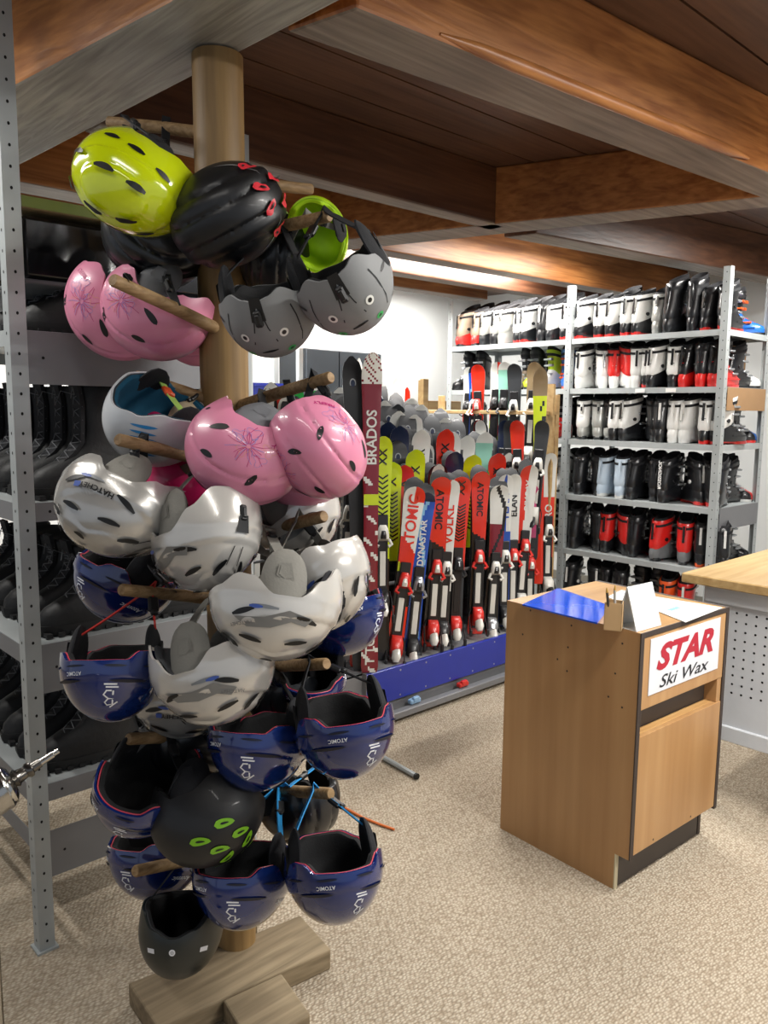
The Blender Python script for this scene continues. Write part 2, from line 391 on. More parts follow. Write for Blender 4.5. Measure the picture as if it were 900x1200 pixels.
def disp_navy(az, ph):
    a = abs((math.degrees(az)+180) % 360-180); p = math.degrees(ph)
    return .0030*band(70, 200, p+(a-40)*.05, 1.5)
def disp_neon(az, ph):
    a = (math.degrees(az)+180) % 360-180; p = math.degrees(ph); x = math.sin(ph)*math.sin(az); y = math.sin(ph)*math.cos(az)
    r = math.hypot(x/.72, (y+.1)/.85)
    return .0055*max(0, min(1, (1-r)/.04))+.0045*max(0, min(1, (.62-r)/.04))
HM = {
 'navy': dict(rim='free', disp=disp_navy, mats=[mat('navy gloss shell', '122a6c', .13, .15, 1, var=(3, .15)), M_black, mat('white print', 'e6e9ee', .5), mat('navy vent groove', '080d24', .5)], liner=M_liner, trim=mat('red rim piping', 'c43a4e', .5), pad=mat('black ear pad', '17181c', .9, bump=(150, .4))),
 'silver': dict(rim='soft', disp=disp_silver, mats=[mat('silver gloss shell', 'b9b7b2', .26, .45, 1, var=(4, .06)), M_black, mat('grey print', '6e6f72', .5), mat('grey stripe', '85888a', .35, .4, .6), mat('blue mark', '3f5aa8', .4)], liner=mat('dark grey liner', '303236', .8), trim=None, pad=mat('grey ear pad', '78766f', .8, bump=(180, .3))),
 'white': dict(rim='soft', disp=disp_silver, mats=[mat('pearl white gloss shell', 'cfccc6', .22, .25, 1, var=(4, .05)), M_black, MATS['grey print'], MATS['grey stripe'], MATS['blue mark']], liner=MATS['dark grey liner'], trim=None, pad=MATS['grey ear pad']),
 'matte': dict(rim='mid', disp=None, mats=[mat('matt grey shell', '7d7f80', .62, 0, 0, var=(20, .04)), M_black, mat('white ring', 'e3e4df', .4), mat('green ring', '27b35a', .4), mat('groove shadow line', '202224', .8)], liner=M_liner, trim=None, pad=MATS['black ear pad']),
 'pink': dict(rim='soft', disp=disp_pink, mats=[mat('satin pink shell', 'd683a0', .35, 0, .5, var=(5, .05)), M_black, mat('magenta print', 'b3206e', .5), mat('lilac print', '8d86c4', .5), mat('peach print', 'd79a78', .5)], liner=mat('grey pink helmet liner', '55565a', .8), trim=None, pad=mat('mid grey ear pad', '5f6064', .8)),
 'neon': dict(rim='soft', disp=disp_neon, mats=[mat('neon yellow gloss shell', 'cfe00a', .16, 0, 1, var=(5, .04)), M_black], liner=M_liner, trim=None, pad=MATS['black ear pad']),
 'lime': dict(rim='soft', disp=None, mats=[mat('lime green shell', 'b4e010', .35, 0, .4), M_black], liner=mat('lime inner', 'b0e010', .6), trim=None, pad=MATS['black ear pad']),
 'blackred': dict(rim='full', disp=disp_black, mats=[mat('satin black shell', '121316', .42, 0, .08), M_black, mat('red vent', 'd4303c', .4), mat('silver line', 'a9adb0', .3, .6)], liner=M_liner, trim=None, pad=MATS['black ear pad']),
 'blackgreen': dict(rim='soft', disp=None, mats=[mat('matt black shell', '17181a', .5, 0, .1), M_black, mat('green vent', '7dbb20', .4), mat('white sticker', 'd9dbe0', .5), mat('blue sticker print', '3a4f9c', .5)], liner=M_liner, trim=None, pad=MATS['black ear pad']),
 'kid': dict(rim='full', disp=None, mats=[mat('dark green black shell', '161d1c', .42, 0, .2), M_black, MATS['white sticker'], mat('light print', 'b8bcc0', .5)], liner=M_liner, trim=mat('black rim band', '25282c', .6), pad=MATS['black ear pad']),
 'magenta': dict(rim='soft', disp=disp_pink, mats=[mat('hot pink shell', 'd81e66', .35, 0, .6), M_black, MATS['white print']], liner=mat('hot pink inner', 'c21a5c', .6), trim=None, pad=mat('beige ear pad', '9a8c74', .9)),
 'teal': dict(rim='full', disp=None, mats=[mat('white striped shell', 'c8ccd0', .35, 0, .5), M_black, mat('blue stripe print', '2c86c4', .4)], liner=mat('teal liner cloth', '0d4f6b', .9), trim=mat('black edge', '17181a', .6), pad=MATS['black ear pad']),
 'dark': dict(rim='soft', disp=disp_black, mats=[mat('charcoal shell', '15171b', .35, 0, .3), M_black], liner=M_liner, trim=None, pad=MATS['black ear pad']),
}
def ringshape(ri, ro, n=14):
    vs = []; fs = []
    for k in range(n):
        a = 2*PI*k/n; vs += [(ri*math.cos(a), ri*math.sin(a)), (ro*math.cos(a), ro*math.sin(a))]
        j = (k+1) % n; fs.append((2*k, 2*k+1, 2*j+1, 2*j))
    return vs, fs
def disc(r, n=14, sx=1): return [(r*sx*math.cos(2*PI*k/n), r*math.sin(2*PI*k/n)) for k in range(n)], [tuple(range(n))]
def decorate(S, mb, model):
    D = lambda *a, **k: S.decal(mb, *a, **k)
    if model == 'navy':
        D(-24, 77, 0, text('ATOMIC', .0085, .015), 2, k=.95)
        # emblem: two bars over a looped monogram
        D = lambda az, *a, **k_: S.decal(mb, az, *a, **{**dict(k=1.6), **k_})
        for az in (16,):
            D(az, 52, 0, stroke([(-.012, -.016), (.003, -.016)], .0022), 2); D(az, 52, 0, stroke([(-.010, -.020), (.005, -.020)], .0022), 2)
            D(az, 52, 0, stroke([(-.006, -.011), (-.006, .010), (.002, .012), (.005, .007), (.0, .001), (-.008, .001), (.0, .001), (.006, -.005), (.002, -.011), (-.004, -.011)], .0023), 2)
            D(az, 52, 0, stroke([(-.013, .006), (-.002, .016)], .0022), 2)
        for az in (38, -38): D(az, 70, 0, leafstrip(.055, .005), 3, off=.0026)
        D(95, 62, 0, text('Atomic', .008, .01, .3), 2); D(-95, 62, 0, text('Atomic', .008, .01, .3), 2)
        for az in (-22, 22, -62, 62): D(az, 84, 0, leafstrip(.03, .003), 3, off=.0026)
    elif model in ('silver', 'white'):
        D = lambda *a, **k_: S.decal(mb, *a, **{**dict(k=1.3), **k_})
        for s in (1, -1):
            D(s*55, 66, s*14, leafstrip(.034, .0085, tip=.4), 1, off=.003); D(s*118, 62, s*-10, leafstrip(.036, .0085, tip=.4), 1, off=.003)
            [_plan(S, mb, s*x_, y_, s*a_, leafstrip(.042, .012, tip=.4), 1, off=o_) for x_, y_, a_, o_ in ((.52, .36, 8, .0045), (.55, -.30, -6, .0045), (.20, .62, 10, .0045), (.22, -.62, -10, .0045), (.16, .05, 0, .0045))]
            if model == 'white':
                D(s*84, 58, s*6, ([(-.052, -.006), (-.02, -.016), (.012, -.006), (.052, -.012), (.040, .008), (.004, .012), (-.024, .002), (-.046, .008)], [(0, 1, 6, 7), (1, 2, 5, 6), (2, 3, 4, 5)]), 3, off=.0032)
                D(s*50, 55, s*6, text('HATCHEY', .0055, .01), 2, off=.0036)
            else:
                S.decal(mb, s*84, 60, 0, text('HATCHEY', .0115, .03), 1, off=.0040); S.decal(mb, s*84-22, 60, 0, ([(-.007, -.006), (.007, -.006), (.007, .006), (-.007, .006)], [(0, 1, 2, 3)]), 4, off=.0034)
            D(s*76, 70, s*-6, leafstrip(.036, .006, tip=.5), 3, off=.0036); D(s*68, 70, s*-6, leafstrip(.018, .006, tip=.5), 4, off=.0039)
            for q in (-.011, .011): D(180, 70, 0, stroke([(q*.8, .012), (q*1.3, .045)], .0018), 1, off=.003)
        D(180, 84, 0, ([(-.008, -.012), (.008, -.012), (.012, .014), (-.012, .014)], [(0, 1, 2, 3)]), 1, off=.0036)
    elif model == 'matte':
        D = lambda *a, **k_: S.decal(mb, *a, **{**dict(k=1.25), **k_})
        D(180, 96, 0, ([(-.010, -.016), (.010, -.016), (.013, .014), (-.013, .014)], [(0, 1, 2, 3)]), 1, off=.002)
        for s in (1, -1):
            D(180, 80, 0, stroke([(s*.008, -.02), (s*.013, .0), (s*.024, .03)], .0022), 4)
            D(180-s*40, 78, 0, stroke([(-s*.004, -.030), (s*.003, -.012), (s*.006, .0), (s*.014, .025), (s*.018, .045)], .0026), 4)
            D(180-s*24, 72, 0, ringshape(.0045, .0085), 2); D(180-s*24, 72, 0, disc(.0042), 1)
            D(180-s*34, 46, 0, ringshape(.0038, .0080), 3); D(180-s*34, 46, 0, disc(.0038), 1)
            D(180-s*58, 88, s*-18, leafstrip(.022, .006, tip=.6), 1); D(180, 50, 8, leafstrip(.032, .006, tip=.6), 1)
            D(180-s*76, 55, s*-20, leafstrip(.026, .006, tip=.6), 1); D(180-s*100, 62, 0, stroke([(-.03, -.01), (0, 0), (.035, .02)], .003), 4)
            D(s*35, 55, s*20, leafstrip(.028, .007, tip=.6), 1); D(s*22, 66, 0, ringshape(.0042, .0085), 2)
    elif model == 'pink':
        D = lambda *a, **k_: S.decal(mb, *a, **{**dict(k=1.45), **k_})
        for s in (1, -1):
            rng = random.Random(3)
            for k in range(26):
                a = 2*PI*k/26+rng.uniform(-.1, .1); r = rng.uniform(.014, .034); bend = rng.uniform(-.5, .5)
                D(s*72, 58, 0, stroke([(.003*math.cos(a), .004*math.sin(a)), (r*.6*math.cos(a+bend*.3), r*.6*math.sin(a+bend*.3)), (r*math.cos(a+bend), r*math.sin(a+bend))], .0007), 2 if k % 3 else 3)
            for q in range(5):
                a0 = q*1.3; c = (.03*math.cos(a0), .022*math.sin(a0))
                D(s*68, 62, 0, stroke([(c[0]*.8+.008*math.cos(t)*(1+.4*math.cos(3*t)), c[1]*.8+.008*math.sin(t)*(1+.4*math.cos(3*t))) for t in [2*PI*i/30 for i in range(31)]], .0005), 4 if q % 2 else 3)
            D(s*46, 78, s*0, text('FIREFLY', .0075, .02), 2)
            D(s*112, 60, s*-20, leafstrip(.030, .010, p=.8), 1); D(s*120, 30, s*20, leafstrip(.022, .010), 1); D(s*30, 40, s*60, leafstrip(.026, .009), 1)
            D(s*140, 82, 0, leafstrip(.010, .006), 1)
    elif model == 'neon':
        D = lambda *a, **k_: S.decal(mb, *a, **{**dict(k=1.5), **k_})
        for s in (1, -1):
            [_plan(S, mb, s*x_, y_, s*a_, leafstrip(.036, .013, tip=.4), 1, off=o_) for x_, y_, a_, o_ in ((.30, .62, 12, .0065), (.36, .05, 10, .0108), (.30, -.42, -6, .0105), (.80, .34, 8, .0015), (.83, -.12, -4, .0015), (.62, -.62, -20, .0015), (.10, .88, 40, .0015))]
    elif model == 'blackred':
        D = lambda *a, **k_: S.decal(mb, *a, **{**dict(k=1.35), **k_})
        for s in (1, -1):
            for x_, y_, a_ in ((.20, .62, 30), (.22, .90, 30), (.62, .60, 20)):
                _plan(S, mb, s*x_, y_, s*a_, leafstrip(.040, .020, p=.7), 2, off=.0072); _plan(S, mb, s*x_, y_, s*a_, leafstrip(.024, .006, p=.7), 1, off=.0082)
            D(s*55, 62, s*14, leafstrip(.075, .004), 3, off=.0015)
    elif model == 'blackgreen':
        D = lambda *a, **k_: S.decal(mb, *a, **{**dict(k=1.3), **k_})
        for s in (1, -1):
            for x_, y_, a_ in ((.18, .30, 24), (.16, .66, 30), (.50, .10, 20), (.52, .52, 26)):
                _plan(S, mb, s*x_, y_, s*a_, leafstrip(.042, .020, p=.7), 2, off=.0022); _plan(S, mb, s*x_, y_, s*a_, leafstrip(.018, .005, p=.7), 1, off=.0032)
        for az_ in (142, -142): S.decal(mb, az_, 84, 8, ([(-.014, -.008), (.014, -.008), (.014, .008), (-.014, .008)], [(0, 1, 2, 3)]), 3, off=.0014); S.decal(mb, az_, 84, 8, ([(-.011, .001), (.011, .001), (.011, .005), (-.011, .005)], [(0, 1, 2, 3)]), 4, off=.0019)
    elif model == 'kid':
        for az in (-30, 46): D(az, 74, 0, ([(-.012, -.006), (.012, -.006), (.012, .006), (-.012, .006)], [(0, 1, 2, 3)]), 2)
        D(2, 74, 0, ringshape(.0045, .0085), 2); D(2, 74, 0, disc(.004), 3)
    elif model == 'teal':
        for k in range(6): D(-60+k*3, 60+k*6, -20, leafstrip(.06, .007), 2)
        for k in range(6): D(60-k*3, 60+k*6, 20, leafstrip(.06, .007), 2)
    elif model == 'magenta':
        for s in (1, -1):
            D(s*70, 58, s*20, stroke([(-.02, -.008), (0, .014), (.018, -.012), (-.024, .006), (.02, .006), (-.02, -.008)], .003), 2); D(s*115, 60, 0, leafstrip(.03, .01), 1)
def helmet_parts(model, root, clip=True, pads=True, strap=None, padcol=None):
    h = HM[model]; S = Shell(h['rim'], disp=h['disp'])
    NA, NP = 88, 34; b = MB(); rs = []
    azs = [2*PI*k/NA for k in range(NA)]
    b.v.append(tuple(S.pt(0, 0)))
    for i in range(1, NP+1): rs.append([S.pt(az, S.phi(az)*i/NP) for az in azs])
    rs.append([S.pt(az, S.phi(az), -.005)-Vector((0, 0, .001)) for az in azs]); rs.append([S.pt(az, S.phi(az)-.06, -.007) for az in azs])
    for r in rs: b.v += [tuple(p) for p in r]
    for j in range(NA): b.f.append((0, 1+j, 1+(j+1) % NA)); b.m.append(0)
    for i in range(len(rs)-1):
        for j in range(NA):
            k = (j+1) % NA; b.f.append((1+i*NA+j, 1+(i+1)*NA+j, 1+(i+1)*NA+k, 1+i*NA+k)); b.m.append(0)
    # outward winding
    b.f = [f[::-1] for f in b.f]
    decorate(S, b, model)
    b.build('shell', h['mats'], root, smooth=True)
    # liner: thick foam, from the rim inwards
    b = MB(); rs = []
    for i, (dp, off) in enumerate(((-.02, -.005), (.012, -.010), (.0, -.019), (-.06, -.023))): rs.append([S.pt(az, S.phi(az)+dp, off, True) for az in azs])
    for i in range(1, 10): rs.append([S.pt(az, (S.phi(az)-.06)*(1-i/9.5), -.023, True) for az in azs])
    b.rings(rs, 0, False, True); b.build('liner', h['liner'], root, smooth=True)
    if h['trim']:
        b = MB(); P = [S.pt(az, S.phi(az)+.0, -.0085) for az in azs]; P.append(P[0]); b.tube(P, .0017, 0, 6); b.build('rim_piping', h['trim'], root, smooth=True)
    pm = h['pad'] if padcol is None else padcol
    if pads:
        for s in (1, -1):
            b = MB(); outer = []; inner = []; NU, NV = 12, 10
            for j in range(NV+1):
                v = j/NV; ro = []; ri = []
                for i in range(NU+1):
                    u = -1+2*i/NU; wv = .046*math.sqrt(max(0.0, 1-(max(0, v-.30)/.72)**2.6)) if v > .3 else .046
                    e = max(abs(u)**3, v**8); th = .009*(1-e*.8)
                    base = Vector((s*(S.a-.012-.016*v*v), -.002+u*wv, .022-.105*v))
                    curve = -(u*wv)**2*6*s
                    ro.append(base+Vector((s*th+curve, 0, 0))); ri.append(base+Vector((-s*th+curve, 0, 0)))
                outer.append(ro); inner.append(ri)
            for g in (outer, inner): b.rings(g, 0, False, False, closed=False)
            loop = lambda g: [g[0][i] for i in range(NU+1)]+[g[j][NU] for j in range(1, NV+1)]+[g[NV][i] for i in range(NU-1, -1, -1)]+[g[j][0] for j in range(NV-1, 0, -1)]
            b.rings([loop(outer), loop(inner)], 0, False, False)
            # raised hearing panel
            c = outer[5][6]
            for k in (0, 1):
                sz = (.018, .0135)[k]; hh = (.0012, .0024)[k]
                b.add([c+Vector((s*hh, dy*sz, dz*sz)) for dy, dz in ((-1, .9), (.1, 1.2), (1, .5), (.8, -.9), (-.5, -1))], [(0, 1, 2, 3, 4)])
            b.build('ear_pad', pm, root, smooth=True)
    if clip:
        b = MB(); rz_ = S.pt(PI, S.phi(PI)-.12); y = rz_.y-.003; zo = rz_.z+.022 if model == 'matte' else -.0
        b.box(-.008, y-.005, zo-.026, .008, y+.006, zo+.008, 0, .003); b.box(-.005, y-.008, zo-.020, .005, y-.004, zo+.002, 0, .002)
        b.build('goggle_clip', M_black, root)
    if strap is not None:
        inv = root.matrix_world.inverted(); hang = inv @ Vector(strap['at'])
        b = MB(); pts = []
        A, B = Vector((S.a-.018, .0, -.055)), Vector((-S.a+.018, .0, -.055))
        for i in range(9):
            t = i/8; p = A.lerp(hang, t) if t < 1 else hang; pts.append(p+Vector((0, .008*math.sin(PI*t), 0)))
        p2 = [hang.lerp(B, i/8)+Vector((0, -.008*math.sin(PI*i/8), 0)) for i in range(1, 9)]
        top = hang+(hang-(A+B)/2).normalized()*.012
        b.ribbon(pts[:-1]+[top]+p2, (0, 1, 0), strap.get('w', .020), .003)
        so = b.build('chin_strap', strap.get('mat', M_strap), root, smooth=False)
        b = MB(); q = pts[5]; d = (pts[6]-pts[4]).normalized()
        Mx = Matrix.Translation(q) @ d.to_track_quat('Z', 'Y').to_matrix().to_4x4()
        b.box(-.012, -.006, -.018, .012, .006, .018, 0, .004, M=Mx); b.box(-.008, -.009, -.026, .008, .003, -.014, 0, .003, M=Mx)
        b.build('buckle', strap.get('buckle', M_black), so)
def V3(v): return (CR*v[0]+CU*v[1]-fw*v[2])
def helmet(model, px, py, depth, t, f, label, hang=None, sc=1.0, group=None, **kw):
    """t: where the crown points, f: where the brow points, as (right, up, towards the viewer)"""
    z = V3(t).normalized(); y = V3(f); y = (y-z*y.dot(z)).normalized(); x = y.cross(z)
    p = at(px, py, depth)
    M = Matrix(((x.x, y.x, z.x, p.x), (x.y, y.y, z.y, p.y), (x.z, y.z, z.z, p.z), (0, 0, 0, 1)))
    M = M @ Matrix.Diagonal((sc, sc, sc, 1)) @ Matrix.Translation((0, 0, -.03))
    root = thing('ski_helmet', label, 'helmet', M=M, group=group)
    bpy.context.view_layer.update()
    st = None
    if hang is not None:
        k, s = hang[0], hang[1]; a, e = PEGEND[k]; q = a.lerp(e, s)+Vector((0, 0, .016))
        st = dict(at=q); st.update(hang[2] if len(hang) > 2 else {})
    helmet_parts(model, root, strap=st, **kw)
    return root
SM = mat('grey webbing', '77766f', .8); SR = mat('red cord', 'c3281f', .7); SB = mat('bright blue webbing', '1e8fd0', .7); SG = mat('green webbing', '8fb04e', .8); SBE = mat('beige webbing', '9c8c70', .8)
H = helmet
# top of the pole
H('neon', 150, 216, 1.70, (-.25, -.45, .86), (-.85, .50, 0), 'shiny neon yellow helmet hanging highest on the wooden pole', ('a', .85), clip=False)
H('blackred', 268, 253, 1.72, (.25, -.35, .9), (.75, .35, .1), 'black helmet with red vents beside the neon yellow helmet', ('b', .55, dict(mat=SM)), clip=False)
H('dark', 182, 288, 1.90, (-.1, -.9, .35), (-.8, 0, .5), 'black helmet hidden beneath the neon yellow helmet', ('a', .5))
H('matte', 407, 338, 1.66, (.44, -.72, -.50), (.0, .45, -1), 'matt grey helmet with green rings, the higher right one, on peg end', ('c', .95))
H('matte', 318, 366, 1.72, (.16, -.80, -.52), (.05, .45, -1), 'matt grey helmet with green rings nearest the pole', ('c', .55))
H('lime', 374, 276, 1.86, (.10, .30, -.95), (.2, -1, 0), 'lime green helmet above the two matt grey helmets', ('c', .8, dict(mat=SM)), sc=.66, clip=False)
H('dark', 322, 312, 1.92, (-.1, -.8, .3), (0, .1, -1), 'black helmet with green strap behind the matt grey helmets', ('b', .35, dict(mat=SG)), sc=.85)
# pink ones, left
H('pink', 128, 368, 1.98, (-.78, -.58, .15), (-.45, .8, .1), 'satin pink helmet with dark opening, outermost on the upper left peg', ('d', .9), clip=False, sc=1.03)
H('pink', 176, 372, 1.90, (-.50, -.80, .32), (-.75, .55, -.1), 'satin pink helmet crossed by a slanting wooden peg', ('d', .5), clip=False, sc=1.03)
H('pink', 232, 398, 2.12, (.0, -.9, .3), (1, 0, 0), 'pink helmet mostly behind the pole at upper left', None, sc=.75, clip=False)
# middle band
H('teal', 178, 500, 1.86, (-.6, -.75, -.25), (-.4, .2, .8), 'white and blue striped helmet showing its teal lining', ('e', .75, dict(mat=SG, buckle=mat('orange buckle', 'd8501e', .5))), clip=False)
H('magenta', 206, 520, 1.96, (-.2, -.9, .3), (-.9, 0, .3), 'hot pink helmet behind the striped teal helmet', ('e', .3, dict(mat=SBE)), sc=.8, clip=False)
H('magenta', 222, 575, 1.98, (-.1, -.9, .3), (-.9, 0, .3), 'dark hot pink helmet below the pegs, above the silver helmets', ('g', .3, dict(mat=SBE)), sc=.85, clip=False)
H('pink', 278, 537, 1.70, (-.45, -.55, .72), (.72, -.45, .1), 'pink helmet with flower print and grey ear pad left of the pole front', ('f', .35), clip=False)
H('pink', 375, 530, 1.70, (.28, -.50, .82), (-.55, .70, .45), 'pink helmet with a grey hanging strap at the right peg end', ('f', .85), clip=False, sc=.95)
H('pink', 352, 556, 1.86, (.0, -.8, .5), (-.9, .1, .2), 'pink helmet tucked behind the other pink helmets', ('f', .6), clip=False, sc=.85)
# silver ones
H('silver', 131, 600, 1.70, (-.35, -.62, .70), (-.90, .42, -.1), 'silver helmet lettered upside down, outermost at left', ('g', .8), clip=False)
H('white', 241, 640, 1.70, (.08, -.96, .28), (-.72, -.1, -.69), 'pearl silver helmet with rear goggle clip beside the lettered silver helmet', ('g', .2, dict(mat=SM)))
H('white', 322, 718, 1.62, (-.06, -.93, .36), (-.96, .08, .25), 'pearl white helmet with large grey ear pad under a grey strap', ('h', .45, dict(mat=SM, w=.024)))
H('white', 378, 686, 1.76, (.62, -.72, .3), (.65, .55, .5), 'white helmet edge seen at right behind the ear pad helmet', ('h', .75, dict(mat=SM)))
H('white', 252, 794, 1.66, (.22, -.94, .28), (.93, .25, .25), 'pearl white helmet with its grey stripe rising to the right', ('i', .2, dict(mat=SM)))
H('silver', 212, 822, 1.90, (-.1, -.95, .2), (-.9, 0, .3), 'silver helmet peeping out behind the striped white helmet', None, sc=.9)
H('white', 352, 612, 1.92, (.5, -.8, .2), (.8, .2, .3), 'white helmet with blue print behind the right hand peg', ('h', .6), sc=.85)
H('matte', 322, 618, 1.98, (-.1, -.8, .5), (-.9, .1, .3), 'grey helmet in shade behind the right hand peg', None, sc=.8)
# navy ones
NV = 'navy'
H(NV, 142, 686, 1.92, (-.45, -.85, .1), (-.7, .3, .6), 'navy helmet in shade below the lettered silver helmet', ('i', .6), clip=False, sc=.95)
H(NV, 133, 794, 1.72, (.02, -.96, .26), (.02, .15, 1), 'navy helmet at far left with red cords', ('i', .75, dict(mat=SR, w=.008)), clip=False)
H(NV, 303, 876, 1.76, (-.08, -.96, .28), (-.30, .1, .95), 'navy helmet in the lower middle, left of its pair', ('j', .45), clip=False)
H(NV, 404, 860, 1.70, (.16, -.96, .16), (.28, .2, .93), 'navy helmet with red lined rim furthest right above the cord', ('j', .85), clip=False)
H(NV, 402, 726, 1.98, (.3, -.9, .2), (.6, .1, .7), 'navy helmet partly hidden behind the white helmet edge', None, clip=False, sc=.95)
H(NV, 362, 800, 1.98, (-.1, -.9, -.2), (.1, .2, .9), 'navy helmet hanging behind the right pair of navy helmets', ('j', .2), clip=False, sc=.85)
H(NV, 170, 928, 1.80, (-.35, -.90, -.22), (-.35, -.05, .95), 'navy helmet at left turned to show its red piped opening', ('k', .65), clip=False)
H(NV, 184, 1008, 2.02, (-.1, -.95, .3), (-.6, 0, .8), 'navy helmet low at left behind the lowest peg', None, clip=False)
H(NV, 284, 1036, 1.80, (-.04, -.95, .30), (-.25, .1, .95), 'navy helmet low in the middle with bright blue strap', ('l', .5, dict(mat=SB)), clip=False)
H(NV, 392, 1028, 1.74, (.12, -.96, .26), (.28, .15, .95), 'navy helmet lowest at right with bright blue strap', ('l', .85, dict(mat=SB)), clip=False)
# black ones, lower
H('blackgreen', 243, 962, 1.74, (.15, -.62, .77), (.85, .3, .1), 'black helmet with green vents and a small sticker', ('l', .2), clip=False)
H('kid', 212, 1098, 1.84, (-.02, -.97, .25), (.05, .2, .97), 'small black helmet with white stickers, lowest on the pole', ('m', .55), clip=False, sc=.9, pads=False)
H('dark', 352, 945, 2.02, (.3, -.9, .2), (.6, .1, .7), 'black helmet with blue straps behind the lowest right pair', ('l', .6, dict(mat=SB)), sc=.95)
H('dark', 222, 872, 1.98, (-.1, -.95, .2), (-.6, 0, .7), 'black helmet in shade under the pearl white helmets', ('k', .4))
H('dark', 330, 815, 2.0, (.0, -.9, .2), (.1, .1, .9), 'charcoal helmet with grey label behind the middle navy helmet', None, sc=.9)
# ------------------------------------------------------------------ boots
def sq(cx, cy, z, hx_, hy_, n=2.6, N=18, tilt=0, ty=0):
    """superellipse ring; tilt raises z with y"""
    r = []
    for k in range(N):
        a = 2*PI*k/N; c, s = math.cos(a), math.sin(a)
        x = hx_*abs(c)**(2/n)*(1 if c >= 0 else -1); y = hy_*abs(s)**(2/n)*(1 if s >= 0 else -1)
        r.append(Vector((cx+x, cy+y, z+y*tilt)))
    return r
COL = {'w': mat('white boot plastic', 'd9d9d6', .3, 0, .4), 'b': mat('black boot plastic', '17181b', .32, 0, .4), 'r': mat('red boot plastic', 'cf2420', .3, 0, .4),
       's': mat('silver boot plastic', 'a9aaa6', .35, .4, .3), 'g': mat('grey boot plastic', '6b6d6f', .4), 'u': mat('blue boot plastic', '1d5fb4', .3, 0, .4),
       'n': mat('brown beige boot plastic', '8b7a68', .4), 'o': mat('orange boot plastic', 'd8551f', .4), 'l': mat('lime boot plastic', 'b5d21d', .4), 'i': mat('pale blue boot plastic', 'b9c9d8', .35, 0, .4)}
CN = {'w': 'white', 'b': 'black', 'r': 'red', 's': 'silver', 'g': 'grey', 'u': 'blue', 'n': 'brown', 'o': 'orange', 'l': 'lime', 'i': 'pale blue'}
M_buck = mat('buckle metal', 'b9bcc0', .3, .8); M_dlin = mat('dark boot lining', '1c1c1f', .9, bump=(120, .3))
_boots = {}
def ski_boot(key):
    """key: shell, cuff, sole, buckle, detail letters; y = toe direction, origin under the boot"""
    if key in _boots: return copy_tree(_boots[key])
    sh, cu, so, bu = [k for k in key[:4]]; tall = 1.14 if key.endswith('t') else 1.0
    MS, MC, MO, MBk = COL[sh], COL[cu], COL[so], (M_buck if bu == 's' else COL[bu])
    root = thing('ski_boot', 'ski boot', 'boot', loc=(0, 0, 0))
    b = MB(); b.rings([sq(0, .085, 0, .036, .060), sq(0, .085, .018, .040, .064)]); b.rings([sq(0, -.105, 0, .032, .040), sq(0, -.105, .024, .036, .044)])
    b.box(-.030, -.09, .008, .030, .05, .024); b.build('sole', MO, root, smooth=True)
    b = MB()
    b.rings([sq(0, -.002, .018, .042, .148), sq(0, -.004, .040, .050, .150), sq(0, -.008, .062, .051, .146), sq(0, -.022, .085, .049, .125), sq(0, -.042, .108, .047, .100),
             sq(0, -.060, .135, .047, .082), sq(0, -.068, .165, .048, .074)])
    for s in (1, -1): b.box(s*.046-.004, -.02, .05, s*.046+.008*(s > 0)+.0, .10, .058)
    b.build('lower_shell', MS, root, smooth=True)
    b = MB(); t = .12
    R = [sq(0, -.070, .112, .049, .074, tilt=.42), sq(0, -.070, .128, .053, .079, tilt=.38), sq(0, -.068, .165, .0525, .077, tilt=.25), sq(0, -.062, .205, .054, .073, tilt=.15), sq(0, -.056, .250*tall, .058, .073, tilt=.2), sq(0, -.050, .288*tall, .062, .076, tilt=.28), sq(0, -.049, .296*tall, .060, .073, tilt=.28), sq(0, -.05, .280*tall, .050, .064, tilt=.25)]
    b.rings(R, 0, False, False); b.tube([(-.058, -.07, .15), (.058, -.07, .15)], .013, 1, 12)
    b.box(-.011, -.146, .19, .011, -.126, .262*tall, 0, .006); b.box(-.007, -.149, .205, .007, -.144, .235, 1, .002)
    for s in (1, -1): b.tube([(s*.046, -.075, .150), (s*.0570, -.075, .150)], [.011, .009], 1, 12)
    b.ribbon([(0, -.1445, .262*tall), (0, -.1475, .20), (0, -.1505, .150)], (1, 0, 0), .016, .003, 1) if sh != 's' else None
    b.build('cuff', [MC, MBk if bu != 's' else COL['b']], root, smooth=True)
    b = MB(); b.rings([sq(0, -.05, .25*tall, .050, .064), sq(0, -.045, .305*tall, .050, .066, tilt=.42), sq(0, -.043, .318*tall, .047, .062, tilt=.45), sq(0, -.043, .300*tall, .034, .045, tilt=.4), sq(0, -.05, .2, .028, .038)], 0, False, True)
    b.build('inner_boot', M_dlin, root, smooth=True)
    b = MB(); b.rings([sq(0, -.053, .250*tall, .0600, .077, tilt=.22), sq(0, -.052, .270*tall, .0622, .079, tilt=.25)], 0, False, False); b.build('power_strap', MATS['black webbing'], root, smooth=True)
    for k, (z, y, wv) in enumerate(((.088, .055, .030), (.118, .012, .030), (.190, .000, .034), (.238*tall, .008, .036))):
        b = MB(); yy = y+.012
        b.box(.004, yy-.004, z-.006, .050, yy+.010, z+.009, 0, .003); b.box(.046, yy-.050, z-.005, .060, yy+.006, z+.008, 0, .003)
        for q in range(4): b.box(-.036+q*.009, yy-.008, z-.007, -.031+q*.009, yy+.014, z+.011)
        b.build('buckle', MBk, root)
    _boots[key] = root
    return root
used_b = set(); LASTB = [None]
